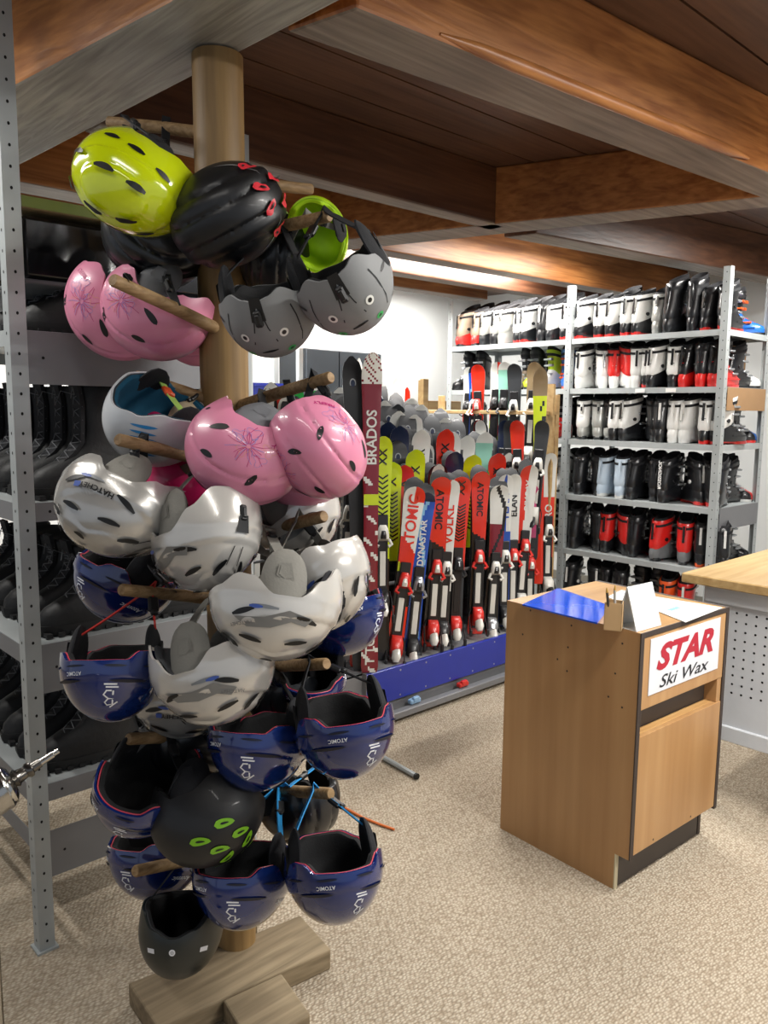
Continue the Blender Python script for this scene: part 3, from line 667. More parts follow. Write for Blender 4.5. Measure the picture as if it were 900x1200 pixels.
def put_boot(key, x, y, z, rz, label, group=None, sc=1.0, lean=0):
    o = ski_boot(key) if key in used_b else ski_boot(key); used_b.add(key)
    o.location = (x, y, z+.002); o.rotation_euler = (lean, 0, rz); o.scale = (sc, sc, sc)
    LASTB[0] = o; tag(o, label, 'boot', group)
    return o

# ------------------------------------------------------------------ steel shelving
def post(parent, x, y, z1, sx, sy, wd=.040, holes=True):
    """L-angle with its corner at (x,y), legs towards +sx / +sy"""
    b = MB(); t = .003
    q = lambda x0, x1, y0, y1: b.box(min(x0, x1), min(y0, y1), .0, max(x0, x1), max(y0, y1), z1)
    q(x, x+sx*wd, y, y+sy*t); q(x, x+sx*t, y+sy*t, y+sy*wd)
    if holes:
        n = int(z1/.05)
        for k in range(n):
            z = .03+k*.05
            for s in (0, 1):
                r = .0034 if holes is True else .0028; N = 8
                if s == 0:
                    yy = y-sy*.0006; b.add([(x+sx*wd*.5+r*math.cos(2*PI*i/N), yy, z+r*1.3*math.sin(2*PI*i/N)) for i in range(N)], [tuple(range(N))], 1)
                else:
                    xx = x-sx*.0006; b.add([(xx, y+sy*wd*.5+r*math.cos(2*PI*i/N), z+r*1.3*math.sin(2*PI*i/N)) for i in range(N)], [tuple(range(N))], 1)
    b.box(min(x-sx*.008, x+sx*.05), min(y-sy*.008, y+sy*.05), 0, max(x-sx*.008, x+sx*.05), max(y-sy*.008, y+sy*.05), .006, 0)
    return b.build('post', [M_galv, M_hole], parent)
def deck(parent, x0, y0, x1, y1, z, lip=.032, m=None):
    b = MB(); b.box(x0, y0, z-.003, x1, y1, z)
    for a in ((x0, y0, x0+.002, y1), (x1-.002, y0, x1, y1), (x0, y0, x1, y0+.002), (x0, y1-.002, x1, y1)): b.box(a[0], a[1], z-lip, a[2], a[3], z-.003)
    return b.build('shelf_deck', m or M_galv, parent)
# right-hand boot rack
RX0, RX1 = 4.20, 4.76; RY = [1.885, 2.845, 3.865]; RZ = [1.94, 1.64, 1.33, .987, .644, .30]
rack = thing('shelf_rack', 'tall galvanised steel rack full of ski boots on the right', 'shelving', loc=(RX0, RY[0], 0))
def rel(o, root=rack):
    for v in o.data.vertices: v.co -= root.location
    return o
for y in RY:
    rel(post(rack, RX0, y, 2.26, 1, 1 if y < 3.8 else -1, .040, 2)); rel(post(rack, RX1, y, 2.26, -1, 1 if y < 3.8 else -1, .040, 2))
for z in RZ:
    for k in (0, 1): rel(deck(rack, RX0+.004, RY[k]+.004, RX1-.004, RY[k+1]-.002, z))
M_card = mat('brown card panel', '9c7b57', .8)
for z, mm, nm in ((1.64, M_card, 'end_board'), (.987, M_galvd, 'end_plate'), (.62, M_galvd, 'end_plate')):
    b = MB(); b.box(RX0+.045, RY[0]-.004, z-.125, RX1-.02, RY[0]-.001, z-.002); rel(b.build(nm, mm, rack))
def tickets(pxs, z, root):
    b = MB()
    for px in pxs:
        p = on(px, 460, 0, RX0); b.box(RX0-.003, p.y-.03, z-.028, RX0-.0005, p.y+.03, z-.006)
    return b
b = tickets((750, 786), 1.64, rack); rel(b.build('price_ticket', mat('white paper', 'e8e8e6', .7), rack))
ORD = ['first', 'second', 'third', 'fourth', 'fifth', 'sixth', 'seventh', 'eighth', 'ninth', 'tenth', 'eleventh', 'twelfth', 'thirteenth', 'fourteenth', 'fifteenth', 'sixteenth', 'seventeenth', 'eighteenth', 'nineteenth', 'twentieth', 'last but one', 'last']
SHN = ['top shelf', 'second shelf', 'third shelf', 'fourth shelf', 'fifth shelf', 'bottom shelf']
# per shelf: (pixel x, key, turn in degrees; 0 = heel towards the aisle, 180 = toe towards it)
NEAR = {
 0: [(683, 'bwrs', 0), (699, 'bwrs', 0), (716, 'bwrs', 0), (732, 'bwrs', 0), (749, 'bwrs', 0), (766, 'sssg', 0), (788, 'bbbst', 0), (808, 'bbbst', 0), (829, 'bbrs', 0), (846, 'bbrs', 0)],
 1: [(678, 'wwws', 10), (692, 'wwws', 25), (706, 'wrwr', 35), (720, 'wrwr', 40), (735, 'wwws', 30), (750, 'bwrs', 0), (765, 'bwbs', 0), (782, 'bwbs', 0), (800, 'rbrs', 0), (816, 'rbrs', 0), (836, 'rbrs', 0)],
 2: [(676, 'swbs', 30), (690, 'ssbs', 20), (704, 'sbbs', 30), (717, 'bwbs', 0), (733, 'bwbs', 0), (750, 'bbbw', 30), (766, 'bbbw', 30), (785, 'wwww', 0), (803, 'wwww', 0), (823, 'bwrs', 0), (842, 'bwrs', 0)],
 3: [(672, 'bbbs', 20), (687, 'bbbs', 20), (703, 'iiwi', 0), (721, 'iiwi', 0), (739, 'bbbs', 0), (758, 'bbbs', 0), (778, 'bbbs', 0), (798, 'bbrw', 35), (815, 'bbrw', 40), (833, 'bbbs', 0)],
 4: [(668, 'bbbs', 20), (685, 'bbbs', 30), (702, 'brbs', 20), (718, 'brbs', 35), (736, 'bbbs', 20), (752, 'bbrs', 35), (771, 'grbs', 0), (792, 'grbs', 10), (812, 'bbow', 25), (830, 'bbow', 30)],
 5: [(665, 'bbbw', 20), (683, 'bbbw', 35), (700, 'bbbs', 30), (718, 'bbbs', 20), (737, 'gbog', 165), (758, 'gbog', 160), (778, 'bobs', 20), (796, 'rrbw', 10)]}
FAR = {0: [(543, 'rnbs', 0), (555, 'rnbs', 0), (567, 'bsbs', 0), (579, 'bsbs', 0), (591, 'sssg', 0), (603, 'bwrs', 0), (618, 'bwrs', 0), (632, 'bbbw', 0), (646, 'bwbw', 0), (661, 'bwrs', 0)],
       1: [(536, 'bbbs', 180), (549, 'bbbs', 180), (600, 'nbbs', 180), (615, 'lbbs', 180), (632, 'wlbs', 180), (650, 'uuoo', 160)],
       2: [(540, 'bbbs', 180), (575, 'bbbs', 180), (610, 'bbbs', 180), (645, 'rbrs', 180)], 3: [(610, 'bbbs', 180), (645, 'wwbs', 180)], 4: [(645, 'bbbs', 180)]}
def row_boots(tab, where, x, yo=0):
    for k, lst in tab.items():
        for i, (px, key, a) in enumerate(lst):
            py = {0: 385, 1: 450, 2: 515, 3: 585, 4: 650, 5: 690}[k]
            y = on(px, py, 0, x-.12).y+yo
            rz = math.radians(-90+a) if True else 0
            if a > 90: rz = math.radians(90+(180-a))
            c = CN[key[1]]+(' and '+CN[key[0]] if key[0] != key[1] else '')
            put_boot(key, x+(.015*((i*7) % 3-1)), y, RZ[k], rz+math.radians((9 if i % 2 else -9)+((i*5+k*3) % 5-2)*3), '%s ski boot, %s from left, %s, %s bay' % (c, ORD[i], SHN[k], where), '%s bay boots, %s' % (where, SHN[k]), sc=.93 if where == 'far' or k in (0, 1) else .97)
            C.objects[-1]; LASTB[0].scale.z *= .87 if not key.endswith('t') else .92; LASTB[0].scale.x *= .84
row_boots(NEAR, 'near', RX0+.175)
row_boots(FAR, 'far', RX0+.175)
# boots on the aisle end of the rack, seen past the near post
for i, (px, py, k, key, a, lab) in enumerate(((880, 380, 0, 'ubbo', 60, 'blue and orange ski boot at the aisle end of the top shelf'), (872, 432, 1, 'wwbb', 50, 'white and black ski boot at the aisle end of the second shelf'),
        (862, 510, 2, 'ubbs', 50, 'blue and black ski boot at the aisle end of the third shelf'), (888, 515, 2, 'brrs', 40, 'red and black ski boot at the aisle end of the third shelf'),
        (860, 575, 3, 'rrbw', 50, 'red ski boot with white buckles at the aisle end of the fourth shelf'), (886, 570, 3, 'bbww', 40, 'black ski boot with white buckles at the aisle end of the fourth shelf'),
        (856, 635, 4, 'bbbs', 50, 'black ski boot at the aisle end of the fifth shelf, nearer the post'), (882, 625, 4, 'bbbg', 40, 'black ski boot at the aisle end of the fifth shelf, further in'))):
    x = on(px, py, 1, RY[0]+.16).x
    put_boot(key, min(x, RX1-.06), RY[0]+.155, RZ[k], math.radians(180+(a-45)*.6), lab, sc=.95); LASTB[0].scale.z *= .85
# a few boots in the second rank of the top shelf
for i, px in enumerate((556, 572, 590, 607, 622, 640, 655, 676, 742)):
    y = on(px, 375, 0, RX1-.16).y
    put_boot('gnbs' if i < 3 else 'bwbs', RX1-.14, y, RZ[0], math.radians(-90), '%s rear rank ski boot, top shelf, %s from the left' % ('brown and grey' if i < 3 else 'white and black', ORD[i]), 'rear rank boots on the top shelf')
for k_ in (1, 2, 3, 4):
    for w_, n_, a_ in (('near', 8, 0), ('far', 4, 1)):
        for i in range(n_):
            y = RY[a_]+.10+i*.108
            put_boot('bbbs', RX1-.15, y, RZ[k_], math.radians(-90+(i % 3-1)*8), 'black rear rank ski boot, %s from right, %s, %s bay' % (ORD[i], SHN[k_], w_), 'rear rank black boots, %s' % SHN[k_], sc=.92); LASTB[0].scale.z *= .85; LASTB[0].scale.x *= .84
# lettering on one black boot of the fourth shelf
bt = next(o for o in C.objects if o.get('label', '').startswith('black ski boot, seventh from left, fourth shelf, near bay'))
vs, fs = text('ROSSIGNOL', .026, .02)
b = MB(); b.add([Vector((y, -.158, x+.19)) for x, y in vs], fs); tag(b.build('lettering', MATS['white paper'], bt), 'white vertical lettering')
bt['label'] = 'black ski boot with white vertical lettering on the fourth shelf of the near bay'
# cardboard boxes behind the boots
for i, (y0, y1, k, h_) in enumerate(((2.0, 2.42, 1, .24), (2.44, 2.80, 1, .22), (2.05, 2.5, 2, .2))):
    t = thing('cardboard_box', ['brown cardboard box at the back of the second shelf, nearer the aisle end', 'brown cardboard box at the back of the second shelf, nearer the middle post', 'brown cardboard box at the back of the third shelf'][i], 'box', loc=(RX1-.11, (y0+y1)/2, RZ[k]))
    hy = (y1-y0)/2-.005
    b = MB(); b.box(-.08, -hy, .001, .09, hy, h_, 0, .003); b.build('carton', mat('cardboard', 'b08c62', .85), t)
    b = MB(); b.box(-.0815, -.025, .0, -.0802, .025, h_); b.box(-.08, -.025, h_, .09, .025, h_+.0015); b.build('tape', mat('packing tape', 'c9a878', .4), t)

# ------------------------------------------------------------------ left rack with work boots
LX0, LX1, LY0, LY1 = .689, 1.40, 2.112, 3.15
lr = thing('shelf_rack', 'galvanised steel rack of black work boots behind the helmet pole', 'shelving', loc=(LX0, LY0, 0))
for x, sx in ((LX0, 1), (LX1, -1)):
    for y, sy in ((LY0, 1), (LY1, -1)): rel(post(lr, x, y, 2.56 if (x == LX0) else 2.31, sx, sy, .042), lr)
LZ = [1.97, 1.69, 1.25, .87, .48]
for z in LZ[1:]: rel(deck(lr, LX0+.004, LY0+.004, LX1-.004, LY1-.004, z, .04), lr)
for z in (1.69, 1.25, .87, .48, .345):
    b = MB(); h_ = .135 if z not in (1.25, .48) else .05
    b.box(LX0+.042, LY0+.002, z-h_, LX1-.04, LY0+.005, z-.001); 
    b.add([(LX0+.08+.004*math.cos(a), LY0+.0014, z-h_*.5+.004*math.sin(a)) for a in [2*PI*i/8 for i in range(8)]], [tuple(range(8))], 1)
    rel(b.build('end_plate', [M_galvd, M_hole], lr), lr)
    if z < 1.3:
        b = MB(); b.box(LX0+.002, LY0+.042, z-.05, LX0+.005, LY1-.04, z-.001); rel(b.build('front_beam', M_galvd, lr), lr)
# glossy black drawer box and green-edged board on top
t = thing('storage_box', 'glossy black box lying under the board at the top of the left rack', 'box', loc=(LX0+.02, LY0+.01, 1.82))
b = MB(); b.box(.024, .0, 0, .664, .9, .155, 0, .012); b.build('body', mat('glossy black film', '1c1d20', .16, .6, 1, bump=(9, .5)), t, smooth=True)
b = MB(); b.box(.024, -.002, -.012, .664, .902, -.001, 0, .003); b.build('tray', mat('grey tray', '55585c', .5), t)
t = thing('shelf_board', 'wooden board with a green edge on top of the left rack', 'board', loc=(LX0, LY0, 1.99))
b = MB(); b.box(.045, .006, 0, .665, 1.0, .03, 0, .002); b.build('board', wood('pale board', '8f7f58', 'b3a175', 0, .6), t)
b = MB(); b.box(.045, .003, .002, .665, .0055, .028); b.build('edge_strip', mat('olive green edge', '6f7d2c', .5), t)
for (x, y) in ((.03, .03),):
    b = MB()
# work boots
M_wb = mat('black leather', '101113', .6, bump=(70, .5), var=(9, .2)); M_wb2 = mat('black textile', '1b1c20', .9, bump=(220, .4)); M_lace = mat('grey lace', '5d5f62', .7)
M_rs = mat('black rubber', '0d0d0e', .7); M_red = mat('red emblem', 'c8402c', .5)
_wb = {}
def work_boot(h_):
    if h_ in _wb: return copy_tree(_wb[h_])
    root = thing('work_boot', 'boot', 'boot')
    b = MB(); b.rings([sq(0, 0, 0, .046, .150, 2.3), sq(0, 0, .016, .050, .155, 2.3), sq(0, .002, .030, .049, .154, 2.3)])
    for k in range(9): b.box(-.05, -.14+k*.033, 0, .05, -.124+k*.033, .012)
    b.build('sole', M_rs, root, smooth=True)
    b = MB(); R = [sq(0, 0, .030, .047, .150, 2.3), sq(0, -.004, .055, .049, .148, 2.3), sq(0, -.010, .075, .047, .135, 2.3), sq(0, -.028, .095, .044, .110), sq(0, -.050, .115, .042, .086), sq(0, -.066, .145, .043, .070), sq(0, -.072, .18, .046, .066), sq(0, -.072, h_*.85, .049, .068), sq(0, -.070, h_, .053, .072), sq(0, -.070, h_+.006, .050, .068), sq(0, -.07, h_-.02, .042, .058), sq(0, -.07, .12, .035, .045)]
    b.rings(R, 0); b.build('upper', M_wb, root, smooth=True)
    b = MB(); b.ribbon([(0, .060, .092), (0, .028, .118), (0, .004, .150), (0, .0, h_*.85), (0, .012, h_+.022)], (1, 0, 0), .052, .012); b.build('tongue', M_wb2, root, smooth=True)
    b = MB(); 
    pts = [(.072, .088), (.05, .106), (.028, .126), (.014, .148)]+[(.006+.0*k, .17+(h_-.19)*k/3) for k in range(4)]
    for i in range(len(pts)-1):
        (y0, z0), (y1, z1) = pts[i], pts[i+1]
        for s in (1, -1): b.tube([(s*.026, y0-.004, z0+.004), (0, (y0+y1)/2+.007, (z0+z1)/2+.010), (-s*.026, y1-.004, z1+.004)], .0014, 0, 5)
    b.tube([(0, .01, h_-.02), (.03, .035, h_-.01), (.035, .05, h_-.05)], .0014, 0, 5); b.tube([(0, .01, h_-.02), (-.03, .03, h_-.0), (-.04, .04, h_-.03)], .0014, 0, 5)
    b.build('lace', M_lace, root, smooth=True)
    b = MB(); 
    b.add([(x_, .092+y_*.7, .083-y_*.45+.0035) for x_, y_ in disc(.010, 12)[0]], [tuple(range(12))]); b.box(.0440, -.05, .17, .0500, -.035, .185)
    b.build('emblem', M_red, root)
    _wb[h_] = root
    return root
n = 0
for k, (z, h_, cnt) in enumerate(((1.69, .15, 3), (1.25, .30, 6), (.87, .215, 6), (.48, .215, 7))):
    for rank, x in ((0, LX0+.20), (1, LX0+.51)):
        for i in range(cnt):
            o = work_boot(h_ if rank == 0 else h_+.0)
            o.location = (x+.01*((i*3+k) % 3-1), LY0+.085+i*.135, z+.002); o.rotation_euler = (0, 0, PI/2+math.radians(((i*7+k*5) % 7-3)*2))
            tag(o, 'black work boot, %s along the %s rank, left rack %s' % (ORD[i], ('front', 'rear')[rank], ('topmost shelf', 'upper shelf', 'middle shelf', 'lowest shelf')[k]), 'boot', 'work boots on the left rack\'s %s' % ('topmost shelf', 'upper shelf', 'middle shelf', 'lowest shelf')[k])
            if k in (0,): o.scale = (.9, .9, .9)
# ------------------------------------------------------------------ skis
SC = {k: mat('ski '+n_, c, *((.5, 0, .1) if k in 'CG' else (.24, 0, .5))) for k, (n_, c) in dict(R=('red', 'd9301c'), W=('white', 'dcdcd6'), K=('black', '141518'), B=('blue', '1f4fae'), D=('dark red', '7c1a28'), Y=('neon yellow', 'c6d81a'), G=('graphite', '2f3236'),
      P=('pink', 'c64a7c'), S=('silver', 'a5a8aa'), O=('orange', 'e0501c'), T=('tan', '8f7b5c'), N=('navy', '17223f'), E=('green', '2fae4a'), M=('mint', '8fc7b4'), L=('light blue', '7fb4d8'), C=('charcoal base', '1d1f23')).items()}
M_edge = mat('steel ski edge', '8f9296', .3, .9)
def chev(s, u, n, w_=.35): return ((s*n+abs(u)*w_) % 1.0)
def d_plain(a, b_, cut=.52): return lambda s, u: a if s > cut else b_
DES = {
 'redblack': lambda s, u: 'R' if s+u*.02 > .60 else ('K' if s > .12 else 'R'),
 'redchev': lambda s, u: 'R' if s > .42 else 'G',
 'neonchev': lambda s, u: 'Y' if s > .46 else 'K',
 'whitered': lambda s, u: ('R' if s > .90 and u > .1 else 'W') if s+u*.05 > .66 else ('R' if s+u*.06 > .5 else ('Y' if s+u*.05 > .46 else ('K' if s > .3 else 'R'))),
 'blue': lambda s, u: ('L' if abs(u-math.sin(s*14)*.5) < .22 else 'B') if s < .93 else 'N',
 'redwhite': lambda s, u: 'R' if u < -.1 and s > .3 else 'W' if s > .32 else 'K',
 'swirl': lambda s, u: ('K' if abs(u-.9*math.sin(s*9+1)) < .22 else ('W' if s > .72 else 'D')) if s > .5 else 'K',
 'team': lambda s, u: 'W' if s > .62 and abs(u) > .75 else ('B' if s < .62 or abs(u) < .15 else 'W'),
 'elan': lambda s, u: 'W' if s > .55 else 'K',
 'hero': lambda s, u: 'R' if .35 < s < .72 else ('W' if s >= .72 else 'K'),
 'mirai': lambda s, u: ('W' if u > -.15+(s-.8) else 'R') if s > .5 else 'K',
 'pinkk': lambda s, u: 'P' if s > .6 else 'K',
 'pattern': lambda s, u: ('S' if (abs((s*40+u) % 1-.5) < .07 or abs((s*40-u) % 1-.5) < .07) else ('P' if (math.sin(s*91)*math.cos(u*5+s*37) > .82) else 'W')),
 'bordeaux': lambda s, u: ('W' if (math.sin(s*170+u*2)+math.sin(s*67+3*u) > 1.15) else 'D') if s < .62 else ('W' if s > .90 and math.sin(s*300+u*9) < .75 else 'D'),
 'whiteblk': lambda s, u: 'W' if s > .6 and abs(u) < .8 else 'K',
 'white': lambda s, u: 'W' if s > .35 else 'K',
 'mint': lambda s, u: ('W' if s > .93 else 'M') if s > .5 else 'K',
 'graphite': lambda s, u: 'G',
 'tan': lambda s, u: 'T' if s > .5 else 'K',
 'tanred': lambda s, u: 'T' if s > .86 else ('K' if (s*30+u*.5) % 1 < .3 and u > 0 else 'Y') if s > .62 else 'R',
 'green': lambda s, u: 'E' if s > .8 else 'K',
 'navyski': lambda s, u: 'N' if s > .3 else 'K',
 'redonly': lambda s, u: 'R' if s > .45 else 'D',
}
def ski_body(L_, des, wid=1.0, base='C', nseg=72, ncol=8):
    """tip up along z, topsheet towards -y"""
    b = MB(); keys = list(SC); f = DES[des]; top = []; bot = []
    for i in range(nseg+1):
        s = i/nseg; 
        wv = .036+.013*max(0, (s-.45)/.43)**2+.009*((.45-s)/.45 if s < .45 else 0)**2
        if s > .90: q = (s-.90)/.10; wv *= math.sqrt(max(.02, 1-q**2.4))
        if s < .02: wv *= .85+.15*s/.02
        wv *= wid; z = s*L_; cb = -.010*math.sin(PI*min(1, s/.88)); 
        q = max(0, s-.87)/.13; cv = -.045*q*q*(1 if L_ > .9 else .7)
        z -= .012*q*q
        th = .013-.008*q-.004*max(0, .25-s)
        top.append([Vector((wv*(-1+2*j/ncol), cb+cv-th/2+.002*abs(-1+2*j/ncol)**4, z)) for j in range(ncol+1)]); bot.append([Vector((wv*(-1+2*j/ncol), cb+cv+th/2, z)) for j in range(ncol+1)])
    n = ncol+1
    vs = [p for r in top for p in r]; fs = []; ms = []
    for i in range(nseg):
        for j in range(ncol):
            fs.append((i*n+j, i*n+j+1, (i+1)*n+j+1, (i+1)*n+j)); ms.append(keys.index(f((i+.5)/nseg, -1+2*(j+.5)/ncol)))
    b.add(vs, fs, ms)
    vs = [p for r in bot for p in r]; b.add(vs, [(i*n+j, (i+1)*n+j, (i+1)*n+j+1, i*n+j+1) for i in range(nseg) for j in range(ncol)], keys.index(base))
    for e in (0, ncol):
        vs = [p for i in range(nseg+1) for p in (top[i][e], bot[i][e])]
        b.add(vs, [(2*i, 2*i+1, 2*i+3, 2*i+2) if e == 0 else (2*i, 2*i+2, 2*i+3, 2*i+1) for i in range(nseg)], len(keys))
    # logo oval on the base near the tip
    c = bot[int(nseg*.93)][ncol//2]; b.add([(c.x+.016*wid*math.cos(a), c.y+.0012, c.z+.022*math.sin(a)) for a in [2*PI*k/14 for k in range(14)]], [tuple(range(14))], keys.index('S'))
    b.add([(c.x+.011*wid*math.cos(a), c.y+.0020, c.z+.016*math.sin(a)) for a in [2*PI*k/14 for k in range(14)]], [tuple(range(14))], keys.index('N'))
    return b
SMATS = list(SC.values())+[M_edge]
M_brak = mat('binding black', '1a1a1d', .4, 0, .3); M_bred = mat('binding red', 'd02a22', .35, 0, .4); M_bwht = mat('binding white', 'dcdad2', .35, 0, .4)
def binding(root, L_, cap='r', heelcap='r', high=False):
    cm = {'r': M_bred, 'w': M_bwht, 'k': M_brak, 's': M_buck}[cap]; hm = {'r': M_bred, 'w': M_bwht, 'k': M_brak, 's': M_buck}[heelcap]
    zt, zh = (L_-.27, L_-.56) if high else (L_-.48, L_-.80); y0 = -.019
    b = MB(); b.box(-.026, y0-.012, max(.01, zh-.08), .026, y0, zt+.09, 0, .004); b.box(-.014, y0-.016, zh+.06, .014, y0-.010, zt-.09, 1, .002)
    b.build('binding_plate', [M_brak, M_bwht if cap != 'k' else M_brak], root)
    b = MB()   # toe piece
    b.rings([sq(0, y0-.012, zt-.038, .026, .010), sq(0, y0-.026, zt-.026, .030, .018), sq(0, y0-.030, zt, .028, .022), sq(0, y0-.026, zt+.026, .023, .020), sq(0, y0-.018, zt+.040, .016, .012)], 0)
    b.rings([sq(0, y0-.046, zt-.024, .014, .006), sq(0, y0-.052, zt-.004, .013, .008), sq(0, y0-.046, zt+.016, .009, .006)], 1)
    for s in (1, -1): b.tube([(s*.028, y0-.03, zt-.03), (s*.040, y0-.045, zt-.052), (s*.022, y0-.050, zt-.060)], .008, 0, 6)
    b.build('toe_piece', [cm, M_bwht if cap == 'r' else M_brak], root, smooth=True)
    b = MB()   # heel piece
    b.rings([sq(0, y0-.012, zh-.065, .026, .010), sq(0, y0-.030, zh-.045, .030, .026), sq(0, y0-.042, zh-.010, .032, .034), sq(0, y0-.040, zh+.020, .030, .026), sq(0, y0-.020, zh+.040, .026, .012)], 0)
    b.tube([(0, y0-.060, zh-.02), (0, y0-.085, zh-.055), (0, y0-.095, zh-.075)], [.014, .018, .010], 1, 8, 1.5)
    b.build('heel_piece', [hm, M_bwht if heelcap != 'w' else M_brak], root, smooth=True)
    b = MB()
    for s in (1, -1): b.tube([(s*.034, y0-.010, zh+.03), (s*.044, y0-.012, zh+.0), (s*.046, y0-.050, zh-.05), (s*.046, y0-.075, zh-.085)], .0035, 0, 6); b.box(s*.046-.007, y0-.09, zh-.11, s*.046+.007, y0-.065, zh-.07, 0, .003)
    b.build('brake', M_brak, root, smooth=True)
_ski = {}
def ski(L_, des, wid=1.0, base='C', bind=None):
    k = (L_, des, wid, base, bind)
    if k in _ski: return copy_tree(_ski[k])
    root = thing('ski', 'ski', 'ski')
    sb = ski_body(L_, des, wid, base, 150 if des == 'bordeaux' else 90 if bind else 44, 10 if bind or des == 'bordeaux' else 6)
    if 'chev' in des:
        keys = list(SC)
        for q in range(12):
            s0 = .56+q*.022 if des == 'neonchev' else .60+q*.018
            for sg_ in (1, -1):
                P_ = [(0, 0), (sg_*.028*wid, .018), (sg_*.028*wid, .027), (0, .009)]
                cb = -.010*math.sin(PI*min(1, s0/.88))-.0072
                sb.add([(x_, cb, s0*L_+z_) for x_, z_ in (P_ if sg_ > 0 else P_[::-1])], [(0, 1, 2, 3)], keys.index('K'))
    sb.build('board', SMATS, root, smooth=True)
    if bind: binding(root, L_, bind[0], bind[1], len(bind) > 2)
    _ski[k] = root
    return root
def put_ski(L_, des, x, y, z, rz, lean, roll, label, group=None, wid=1.0, base='C', bind=None, word=None, col='K', wpos=.72, wsz=.05, down=False):
    o = ski(L_, des, wid, base, bind)
    o.matrix_world = Matrix.Translation((x, y, z)) @ Matrix.Rotation(roll, 4, -fw) @ Matrix.Rotation(rz, 4, 'Z') @ Matrix.Rotation(lean, 4, 'X')
    tag(o, label, 'ski', group)
    if word:
        vs, fs = text(word, wsz, .02, 0)
        b = MB(); R = []
        for x_, y_ in vs:
            zz = wpos*L_+(-x_ if down else x_); xx = (y_ if down else -y_)
            s = zz/L_; cb = -.010*math.sin(PI*min(1, s/.88)); q = max(0, s-.87)/.13; cv = -.045*q*q
            R.append((xx, cb+cv-.0092-.0006, zz))
        # winding: face -y
        b.add(R, fs); b.build('lettering', SC[col], o)
    return o
ZB_ = .265      # ski tails stand on the rack floor
YAWF = math.radians(-36)
def rowx(px, Y, z=.8):
    # X of the picture column px in the row plane
    lo, hi = on(px, 560, 1, Y), on(px, 800, 1, Y); return on(px, 640, 1, Y).x
FRONT = [  # px at mid height, length, design, roll deg, binding, word, colour, word position, size, down, wid, label
 (421, 1.30, 'redblack', 0, 'kk', 'ATOMIC', 'K', .80, .028, True, 1.0, 'red ski with small black lettering left of the tall dark red ski'),
 (448, 1.32, 'neonchev', 0, 'wk', 'XX', 'K', .90, .04, False, .95, 'neon yellow ski with black chevrons right of the tall dark red ski'),
 (462, 1.12, 'whitered', 7, 'rr', 'ATOMIC', 'R', .78, .055, False, 1.05, 'white and red leaning ski with big red lettering, beside the blue ski'),
 (483, 1.08, 'blue', 5, 'sk', 'DYNASTAR', 'W', .68, .034, False, .95, 'blue ski with white lettering in the front row'),
 (506, 1.15, 'redblack', 3, 'rr', 'ATOMIC', 'K', .80, .040, True, 1.05, 'red and black ski with downward lettering, right of the blue ski'),
 (518, 1.13, 'redwhite', 3, 'wk', 'VOLKL', 'R', .72, .05, False, .95, 'red and white ski right of the red and black ski with downward lettering'),
 (533, 1.14, 'redchev', 2, 'kr', 'XX', 'K', .92, .04, False, 1.1, 'red ski with chevron print in the middle of the front row'),
 (559, 1.16, 'redblack', 1, 'rr', 'ATOMIC', 'K', .82, .036, True, 1.0, 'red and black ski with small lettering, right of the chevron ski'),
 (576, 1.08, 'swirl', 3, 'ws', None, 'K', .8, .04, False, 1.05, 'white ski with black swirl in the front row'),
 (591, 1.13, 'team', 0, 'wk', 'TEAM', 'B', .78, .045, False, .9, 'blue and white ski lettered up its length near the cabinet'),
 (601, 1.13, 'elan', 0, 'rw', 'ELAN', 'K', .78, .038, False, .85, 'white over black ski right of the blue and white ski'),
 (609, 1.18, 'mirai', 3, 'rw', 'ATOMIC', 'W', .80, .034, True, 1.05, 'red and white slanting ski behind the cabinet corner'),
 (621, 1.06, 'pinkk', 0, 'rr', None, 'K', .8, .04, False, .9, 'pink topped ski near the right end of the front row'),
 (641, 1.24, 'hero', 0, 'ww', 'HERO', 'W', .60, .045, False, .95, 'white and red ski at the right end of the front row'),
]
for i, (px, L_, des, roll, bd, wd, col, wp, ws, dn, wid, lab) in enumerate(FRONT):
    Y = 2.80; x = rowx(px, Y)
    put_ski(round(L_-.24, 2) if L_ < 1.3 else round(L_-.20, 2), des, x, Y, ZB_, YAWF, math.radians(-1.5), math.radians(-roll), lab, None, wid, bind=bd, word=wd, col=col, wpos=wp, wsz=ws, down=dn)
    # its mate, base to base behind it
    dd = Vector((math.sin(YAWF)*-1, math.cos(YAWF), 0))*.034
    put_ski(round(L_-.205, 2), des, x+dd.x+.01, Y+dd.y+.005, ZB_, YAWF+PI, math.radians(1.5), math.radians(-roll), 'dark ski base behind the '+' '.join(lab.split()[:11]), 'mates of the front row skis', wid)
# the tall dark red touring ski at the corner and its mate
x = rowx(434, 2.70)
put_ski(1.50, 'bordeaux', x, 2.70, ZB_, YAWF, 0, 0, 'tall dark red and white ski with upright white lettering at the rack corner', None, .92, word='BRADOS', col='W', wpos=.74, wsz=.048)
o = C.objects[-1]
tall = next(q for q in C.objects if q.get('label', '').startswith('tall dark red and white ski'))
for wd, wp, sz in (('T TOUR', .10, .045),):
    vs, fs = text(wd, sz, .02); b = MB(); b.add([(-y_, -.0098-.010*math.sin(PI*min(1, (wp*1.5+x_)/1.5/.88)), wp*1.50+x_) for x_, y_ in vs], fs); b.build('lettering', SC['W'], tall)
b = MB(); b.box(-.034, -.0225, .80, .034, -.0195, .85); 
b.build('sticker', SC['Y'], tall)
put_ski(1.49, 'graphite', x-.012, 2.745, ZB_, YAWF+PI, 0, math.radians(2), 'dark base of the ski behind the tall dark red ski', None, .92)
